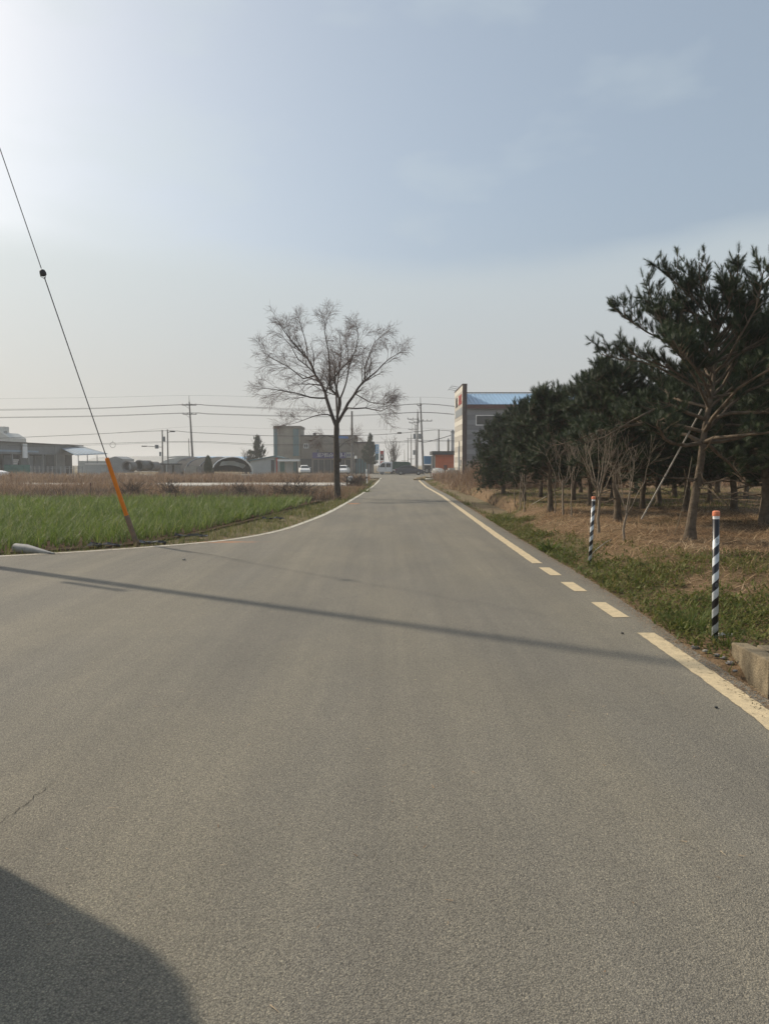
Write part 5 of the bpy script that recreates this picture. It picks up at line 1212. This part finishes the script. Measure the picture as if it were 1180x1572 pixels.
def lump(name, c, r, m, parent, seed, sq=(1, 1, 1)):
    bm = bmesh.new(); bmesh.ops.create_icosphere(bm, subdivisions=3, radius=1); rn = random.Random(seed); ph = [Vector((rn.uniform(1, 4), rn.uniform(1, 4), rn.uniform(1, 4))) for _ in range(4)]
    for v in bm.verts:
        n = v.co.copy(); k = 1+sum(math.sin(n.dot(q)*2.3+i)*.07 for i, q in enumerate(ph)); v.co = Vector((n.x*sq[0], n.y*sq[1], n.z*sq[2]))*r*k+Vector(c)
    me = bpy.data.meshes.new(name); bm.to_mesh(me); bm.free(); me.materials.append(m); return link_mesh(name, me, parent)
lump('bag', (.20, 0, z1-.16), .20, M['white'], t, 1, (1, .8, .9)); lump('dark_bag', (.30, .02, z1-.34), .15, M['dark'], t, 2, (.9, .8, 1.1)); MB().tube([(0, 0, z1-.25), (.15, 0, z1-.2)], .02, 5).build('tie', M['dark'], t, world=False)
# thin stakes in the onion field and beyond
for px, pb_, pt2, lab in ((139, 770, 741, 'dark stake with a knobbed top standing in the onion field'), (293, 757, 736, 'thin stake at the far edge of the onion field under the tallest pole'), (17, 748, 728, 'thin leaning stick in the dry grass at the left')):
    p = gnd(px, pb_, -.05); z1 = at(px, pt2, p.y).z+.05; t = thing('stake', lab, 'stake', p)
    MB().tube([(0, 0, -.1), (.02, 0, z1)], [.016, .013], 6).build('rod', M['dark'], t, world=False); MB().tube([(.02, 0, z1-.14), (.02, 0, z1)], [.03, .03], 6).build('head', M['maroon'], t, world=False)
# white tapered pipe end lying at the field corner
a, b = gnd(22, 847, 0), gnd(84, 851, 0); t = thing('plastic_pipe', 'grey white plastic hose with a dark open end at the field corner', 'pipe', a)
MB().tube([a+Vector((0, .05, .07)), a.lerp(b, .3)+Vector((0, .05, .06)), a.lerp(b, .65)+Vector((0, .02, .035)), b+Vector((0, 0, .012))], [.085, .085, .05, .012], 14, cap=False).build('tube', M['galv_pipe'], t, smooth=True)
MB().tube([a+Vector((.05, .05, .07)), a+Vector((.06, .05, .07))], .083, 12).build('opening', M['shade_in'], t)
# black mulching film scraps at the field edge
M['black_film'] = mat('black_film', (.012, .012, .014), .35, .2, 10)
for px, py, s, lab in ((161, 839, .55, 'scrap of black mulching film left of the orange guard'), (236, 835, .45, 'scrap of black mulching film right of the orange guard foot'), (292, 824, .6, 'longer scrap of black mulching film along the field edge'), (420, 797, .5, 'far scrap of black mulching film near the verge')):
    p = gnd(px, py, -.02); rn = random.Random(px); n = 7; vs = []
    for i in range(n):
        for j in range(4): vs.append((s*(i/(n-1)-.5)*2*.6+rn.uniform(-.04, .04), .12*(j-1.5)*.7+rn.uniform(-.02, .02), .02+.05*math.sin(i*1.7+j)*math.sin(j*1.1)+rn.uniform(0, .03)))
    o = MB().add(vs, [(i*4+j, i*4+j+1, i*4+j+5, i*4+j+4) for i in range(n-1) for j in range(3)]).build('film_scrap', M['black_film']); o.location = p; tag(o, lab, 'plastic film', 'scraps of black film along the field edge')
    md = o.modifiers.new('thick', 'SOLIDIFY'); md.thickness = .006
# concrete pipes, tank, blocks by the yard
def cpipe(label, px, py, d, Y, rz, L=2.0):
    c = at(px, py, Y); r = d*Y/F/2; t = thing('concrete_pipe', label, 'pipe', (c.x, Y, c.z), rz, 'concrete pipes lying by the yard')
    n = 20; vs = []; ri = r*.78
    for y in (0, L):
        for rr in (r, ri): vs += [(rr*math.cos(2*math.pi*i/n), y, rr*math.sin(2*math.pi*i/n)) for i in range(n)]
    fs_ = []
    for i in range(n):
        j = (i+1) % n; fs_ += [(i, j, 2*n+j, 2*n+i), (n+j, n+i, 3*n+i, 3*n+j), (i, n+i, n+j, j), (2*n+i, 2*n+j, 3*n+j, 3*n+i)]
    MB().add(vs, fs_).build('barrel', M['pole'], t, world=False, smooth=False); vs = [(r*1.06*math.cos(2*math.pi*i/n), y, r*1.06*math.sin(2*math.pi*i/n)) for y in (.02, .2) for i in range(n)]
    MB().add(vs, [(i, (i+1) % n, n+(i+1) % n, n+i) for i in range(n)]).build('collar', M['pole'], t, world=False)
cpipe('left concrete pipe with its open mouth facing the road', 195, 716, 16, 88, R(-4), 1.6); cpipe('middle concrete pipe lying askew across its neighbours', 213, 715, 17, 90, R(-19), 2.0); cpipe('right concrete pipe half hidden by dry grass', 230, 716, 15, 91, R(-12), 1.6)
ft = Face(131, 93, 157, 93); t = ft.thing('water_tank', 'dull white box tank in the dry grass left of the orange guard', 'tank')
fbox(ft, 'body', M['pale_wall'], 131.5, 155, 713, 728, 0, 1.6, t, -.1); fbox(ft, 'lid', M['white'], 131, 157, 711.5, 712.9, -.08, 1.7, t)
fbk = Face(240, 100, 276, 100); t = fbk.thing('slab_stack', 'stack of dark weathered slabs on grey blocks below the short poles', 'slabs')
fbox(fbk, 'slab', M['dark'], 240, 276, 711.5, 713.2, -.2, 1.4, t); 
for a in (243, 256, 267): fbox(fbk, 'block', M['pole'], a, a+8, 713.4, 722, 0, 1.1, t, -.1)
fbk = Face(283, 98, 309, 98); t = fbk.thing('concrete_wall', 'low pale concrete wall pieces left of the cypress', 'wall')
fbox(fbk, 'segment', M['concrete'], 284, 301, 716, 726, 0, .3, t, -.1); fbox(fbk, 'segment', M['pole'], 302.5, 308, 715.6, 726, .05, .4, t, -.1)
fbk = Face(683, 79, 708, 79); t = fbk.thing('concrete_block', 'square grey concrete block beside the factory front', 'block')
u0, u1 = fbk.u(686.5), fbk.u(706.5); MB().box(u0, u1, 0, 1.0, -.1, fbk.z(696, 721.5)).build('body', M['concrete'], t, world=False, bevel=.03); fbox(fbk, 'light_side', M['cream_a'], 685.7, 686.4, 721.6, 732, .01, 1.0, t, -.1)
p = at(672.5, 728, 81); t = thing('wrapped_bale', 'white plastic wrapped bale beside the hut', 'bale', (p.x, 81, 0))
o = lump('bundle', (0, 0, .6), .68, M['film'], t, 5, (1.0, .9, .95)); lump('dark_fold', (-.55, -.3, .35), .22, M['grey_steel'], t, 6, (.7, .8, 1.2)); MB().tube([(.68*math.cos(a)*.98, .62*math.sin(a), .62) for a in np.linspace(0, 6.28, 17)], .02, 4).build('cord', M['red'], t, world=False)
t = thing('concrete_ring', 'low round concrete well ring under the white bale', 'concrete ring', (at(668, 712, 77).x, 77, 0)); n = 24
MB().tube([(.9*math.cos(2*math.pi*i/n), .9*math.sin(2*math.pi*i/n), .12) for i in range(n+1)], .12, 6, cap=False).build('rim', M['concrete'], t, world=False); MB().tube([(0, 0, -.1), (0, 0, .1)], .85, 20).build('fill', M['soil'], t, world=False)
lp = at(651, 712, 78); o = lump('rubble_heap', (0, 0, 0), .7, M['earth'], None, 9, (1.5, 1.2, .5)); o.location = (lp.x, 78, 0); tag(o, 'small heap of brown rubble at the right end of the road', 'rubble')

# background trees
def conifer(label, px, py_top, px_w, Y, seed, clear=.3, flat=True, group='conifers behind the fields'):
    b = at(px, 712, Y); b.z = 0; H = at(px, py_top, Y).z; Rr = px_w*Y/F
    t = thing('conifer_tree', label, 'tree', b, group=group); tr, V, Fc, var, n = pine_meshes(seed, H, Rr, clear, flat=flat, dens=.55, tr_r=.13, shoot=.36, dead=0)
    # narrow towards the top
    tr.build('trunk', M['bark'], t); k = np.clip(1-(V[:, 2]-clear)/(H-clear), .0, 1); k = .45+.55*k**.8; V[:, 0] *= k; V[:, 1] *= k
    np_mesh('crown', V, Fc, M['needle'], t, var)
conifer('layered cedar left of the stair tower', 395, 676, 27, 128, 61); conifer('narrow pine between the brown building and the blue banner', 568.5, 672, 17, 128, 62, 1.6)
def leaf_ball(label, px, pyt, pw, Y, seed, cat='shrub'):
    b = at(px, 712, Y); b.z = 0; H = at(px, pyt, Y).z; rw = pw*Y/F; r = np.random.RandomState(seed); n = 2600
    t = thing('cypress', label, cat, b); zz = r.beta(1.2, 1.6, n); prof = np.sin(np.pi*np.clip(.12+zz*.88, 0, 1))**.6*(1-zz*.45); a = r.uniform(0, 6.283, n); q = rw*prof*r.uniform(.75, 1.05, n)*1.15
    P = np.stack([q*np.cos(a), q*np.sin(a), .1+zz*H*.93], 1); o = blades('crown', P, r.uniform(.14, .3, n), .07, r.uniform(0, .5, n), M['needle'], 2, .2, None, seed, t, az=a, kind=None)
    MB().tube([(0, 0, -.1), (0, 0, H*.8)], [.1, .03], 6).build('trunk', M['bark'], t, world=False)
leaf_ball('small dark egg shaped cypress left of the shade tunnel', 319.5, 699, 6.5, 100, 4)
def far_bare(label, px, pyt, Y, half, seed):
    b = at(px, 712, Y); b.z = 0; H = at(px, pyt, Y).z; t = thing('bare_thicket', label, 'tree', b); r = np.random.RandomState(seed); big, fine = TB(), TB(); L = []
    for i in range(16):
        a = r.uniform(0, 6.283); s = half*Y/F*r.uniform(.2, 1); p0 = np.array([r.normal(0, .3), r.normal(0, .3), -.1]); e = np.array([math.cos(a)*s, math.sin(a)*s, H*r.uniform(.65, 1)]); L.append(([p0, p0+(e-p0)*np.array([.3, .3, .4]), p0+(e-p0)*np.array([.65, .65, .72]), e], .07, .015))
    bare_crown(big, fine, L, seed, 3, .009, 0, .42); big.build('limb', M['twig'], t)['kind'] = 'stuff'; fine.build('twig_crown', M['twig'], t)['kind'] = 'stuff'
far_bare('round leafless tree behind the white truck', 602, 668, 136, 21, 71); far_bare('bare thicket beside the layered cedar', 380, 690, 126, 8, 72)

# ------------------------------------------------------------------ striped posts and drain
def bollard(label, px, py, pxt, pyt):
    b = onbank(px, py); top = at(pxt, pyt, b.y)-b; t = thing('striped_post', label, 'post', b, group='striped posts on the verge'); H = top.z
    ax_ = math.atan2(top.x, H); t.rotation_euler = (0, ax_, 0); H = H/math.cos(ax_)
    MB().tube([(0, 0, -.12), (0, 0, H-.075)], .0285, 20).build('tube', M['stripe'], t, world=False, smooth=True)
    MB().tube([(0, 0, H-.075), (0, 0, H-.046)], .0290, 20).build('white_ring', M['white'], t, world=False)
    c = MB().tube([(0, 0, H-.046), (0, 0, H-.012), (0, 0, H-.004), (0, 0, H)], [.0325, .0325, .030, .018], 20).build('cap', M['cap'], t, world=False)
    for z in (H-.038, H-.027): MB().tube([(.0335*math.cos(2*math.pi*i/20), .0335*math.sin(2*math.pi*i/20), z) for i in range(21)], .0022, 4, cap=False).build('groove_ring', M['cap'], c, world=False)
    for z in (.055, .53, 1.0*H-.27):    # printed round marks
        n = 16; mb = MB()
        for ra, rb in ((.0155, .0125),):
            vs = []
            for i in range(n+1):
                for rr in (ra, rb):
                    a = 2*math.pi*i/n; dx, dz = rr*math.cos(a), rr*math.sin(a)*1.25; th = -math.pi/2+dx/.0285; vs.append((.0291*math.cos(th), .0291*math.sin(th), z+dz))
            mb.add(vs, [(2*i, 2*i+1, 2*i+3, 2*i+2) for i in range(n)])
        for k, (x0, x1, dz) in enumerate(((-.006, .006, .008), (-.006, .006, 0), (-.006, .006, -.008))):
            vs = [(.0291*math.cos(-math.pi/2+x/.0285), .0291*math.sin(-math.pi/2+x/.0285), z+dz+q) for q in (-.0018, .0018) for x in (x0, x1)]; mb.add(vs, [(0, 1, 3, 2)])
        mb.build('round_mark', M['grey_steel'], t, world=False)
    return t
bollard('near black and white striped post with a salmon cap by the concrete drain', 1097, 986, 1099, 784)
bollard('far black and white striped post leaning beside the dense sapling', 905, 868, 911, 762)
dr = thing('drain_wall', 'mossy concrete drain head wall at the right edge of the road', 'drain', (2.75, 5.6, 0))
e0 = gnd(1178, 1064, 0); e1 = gnd(1136, 1030, 0); zt2 = at(1178, 1014, e0.y).z; f1 = at(1122, 986, e0.y+1.15)
A0, A1 = Vector((e0.x, e0.y, 0)), Vector((f1.x, f1.y, 0)); dv = (A1-A0).normalized(); nv = Vector((dv.y, -dv.x, 0))
def dwall(name, p, q, th, z0, z1, z1b=None, m='old_concrete'):
    d = (q-p).normalized(); n_ = Vector((d.y, -d.x, 0))*th; z1b = z1 if z1b is None else z1b
    vs = [p, q, q+n_, p+n_]; MB().add([(v.x, v.y, z0) for v in vs]+[(p.x, p.y, z1), (q.x, q.y, z1b), (q.x+n_.x, q.y+n_.y, z1b), (p.x+n_.x, p.y+n_.y, z1)], [(0, 3, 2, 1), (4, 5, 6, 7), (0, 1, 5, 4), (1, 2, 6, 5), (2, 3, 7, 6), (3, 0, 4, 7)]).build(name, M[m], dr, bevel=.012)
dwall('front_wall', A0, A1, .14, -.6, zt2, f1.z)
B0 = A1+nv*.204; dwall('rear_wall', A1+nv*.204-dv*.22, A1+nv*1.5-dv*.22, -.22, -.6, f1.z-.01)
dwall('floor_slab', A0+nv*.21+dv*.02, A1+nv*.21-dv*.25, .9, -.65, -.5)
dwall('far_wall', A0+nv*1.15, A1+nv*1.15-dv*.3, .16, -.6, zt2-.02, f1.z-.01)
# pebbles and litter
def pebble(label, p, r, m, seed, cat='stone'):
    o = lump('stone' if cat == 'stone' else 'litter', (0, 0, 0), r, M[m], None, seed, (1.2, .9, .6)); o.location = p; return tag(o, label, cat, 'small stones and litter at the road edge')
pebble('small stone on the tarmac below the orange clay stain', gnd(282, 859, .012), .028, 'concrete', 1); pebble('dark pebble on the tarmac left of the dashes', gnd(955, 972, .01), .012, 'dark', 2)
pebble('dark pebble on the tarmac near the solid edge line', gnd(1099, 1086, .008), .010, 'dark', 3); pebble('white crumpled paper at the foot of the near striped post', onbank(1107, 979)+Vector((0, 0, .03)), .030, 'white', 4, 'litter')
pebble('pale stone just right of the paper by the drain', onbank(1122, 978)+Vector((0, 0, .02)), .026, 'cream_a', 5); pebble('pale stone in the weeds below the near striped post', onbank(1082, 1003)+Vector((0, 0, .02)), .022, 'concrete', 6)
pebble('white stone on the mulch between the saplings', onbank(837, 795)+Vector((0, 0, .04)), .07, 'concrete', 7)
for i, (px, py) in enumerate(((1040, 1000), (1110, 1012), (1120, 1020), (1128, 1032), (1100, 1008), (1066, 996))):
    pebble(['loose stone highest up the gutter below the near striped post','loose stone in the gutter nearest the concrete drain face','loose stone halfway along the drain face in the gutter','lowest loose stone where the drain wall meets the tarmac','loose stone between the striped post and the drain face','loose stone in the weeds left of the near striped post'][i], onbank(px, py)+Vector((0, 0, .01)), .018+.006*(i % 3), 'pole', 20+i)
# tan scraps of straw blown on to the tarmac
r = np.random.RandomState(91); n = 130; x = r.uniform(-2.5, 2.6, n); y = r.uniform(1.9, 9, n)
blades('straw_litter', np.stack([x, y, np.full(n, .006)], 1), r.uniform(.012, .05, n), r.uniform(.003, .006, n), 1.0, M['straw'], 1, 0, None, 92)

# grit, straw and crumbs gathered along both road edges
r = np.random.RandomState(95); n = 9000; y = 4.2+26*r.uniform(0, 1, n)**1.5; e = np.abs(r.normal(0, .09, n))
P = np.stack([right_edge(y)-e+.02, y, np.full(n, .004)], 1)
blades('edge_grit', P, r.uniform(.008, .035, n), r.uniform(.004, .010, n), 1.0, M['straw'], 1, 0, r.beta(1.2, 2, n), 96)
n = 5000; i = r.uniform(0, len(LLs)-1.01, n); k = i.astype(int); f = i-k; A = np.array([tuple(v) for v in LLs]); Q = A[k]+(A[k+1]-A[k])*f[:, None]
T = A[k+1]-A[k]; T /= np.linalg.norm(T, axis=1)[:, None]; o = r.normal(0, .12, n); Q[:, 0] += T[:, 1]*o; Q[:, 1] -= T[:, 0]*o; Q[:, 2] = .006
blades('edge_grit', Q, r.uniform(.01, .05, n), r.uniform(.005, .012, n), 1.0, M['straw'], 1, 0, r.beta(1.2, 2, n), 97)
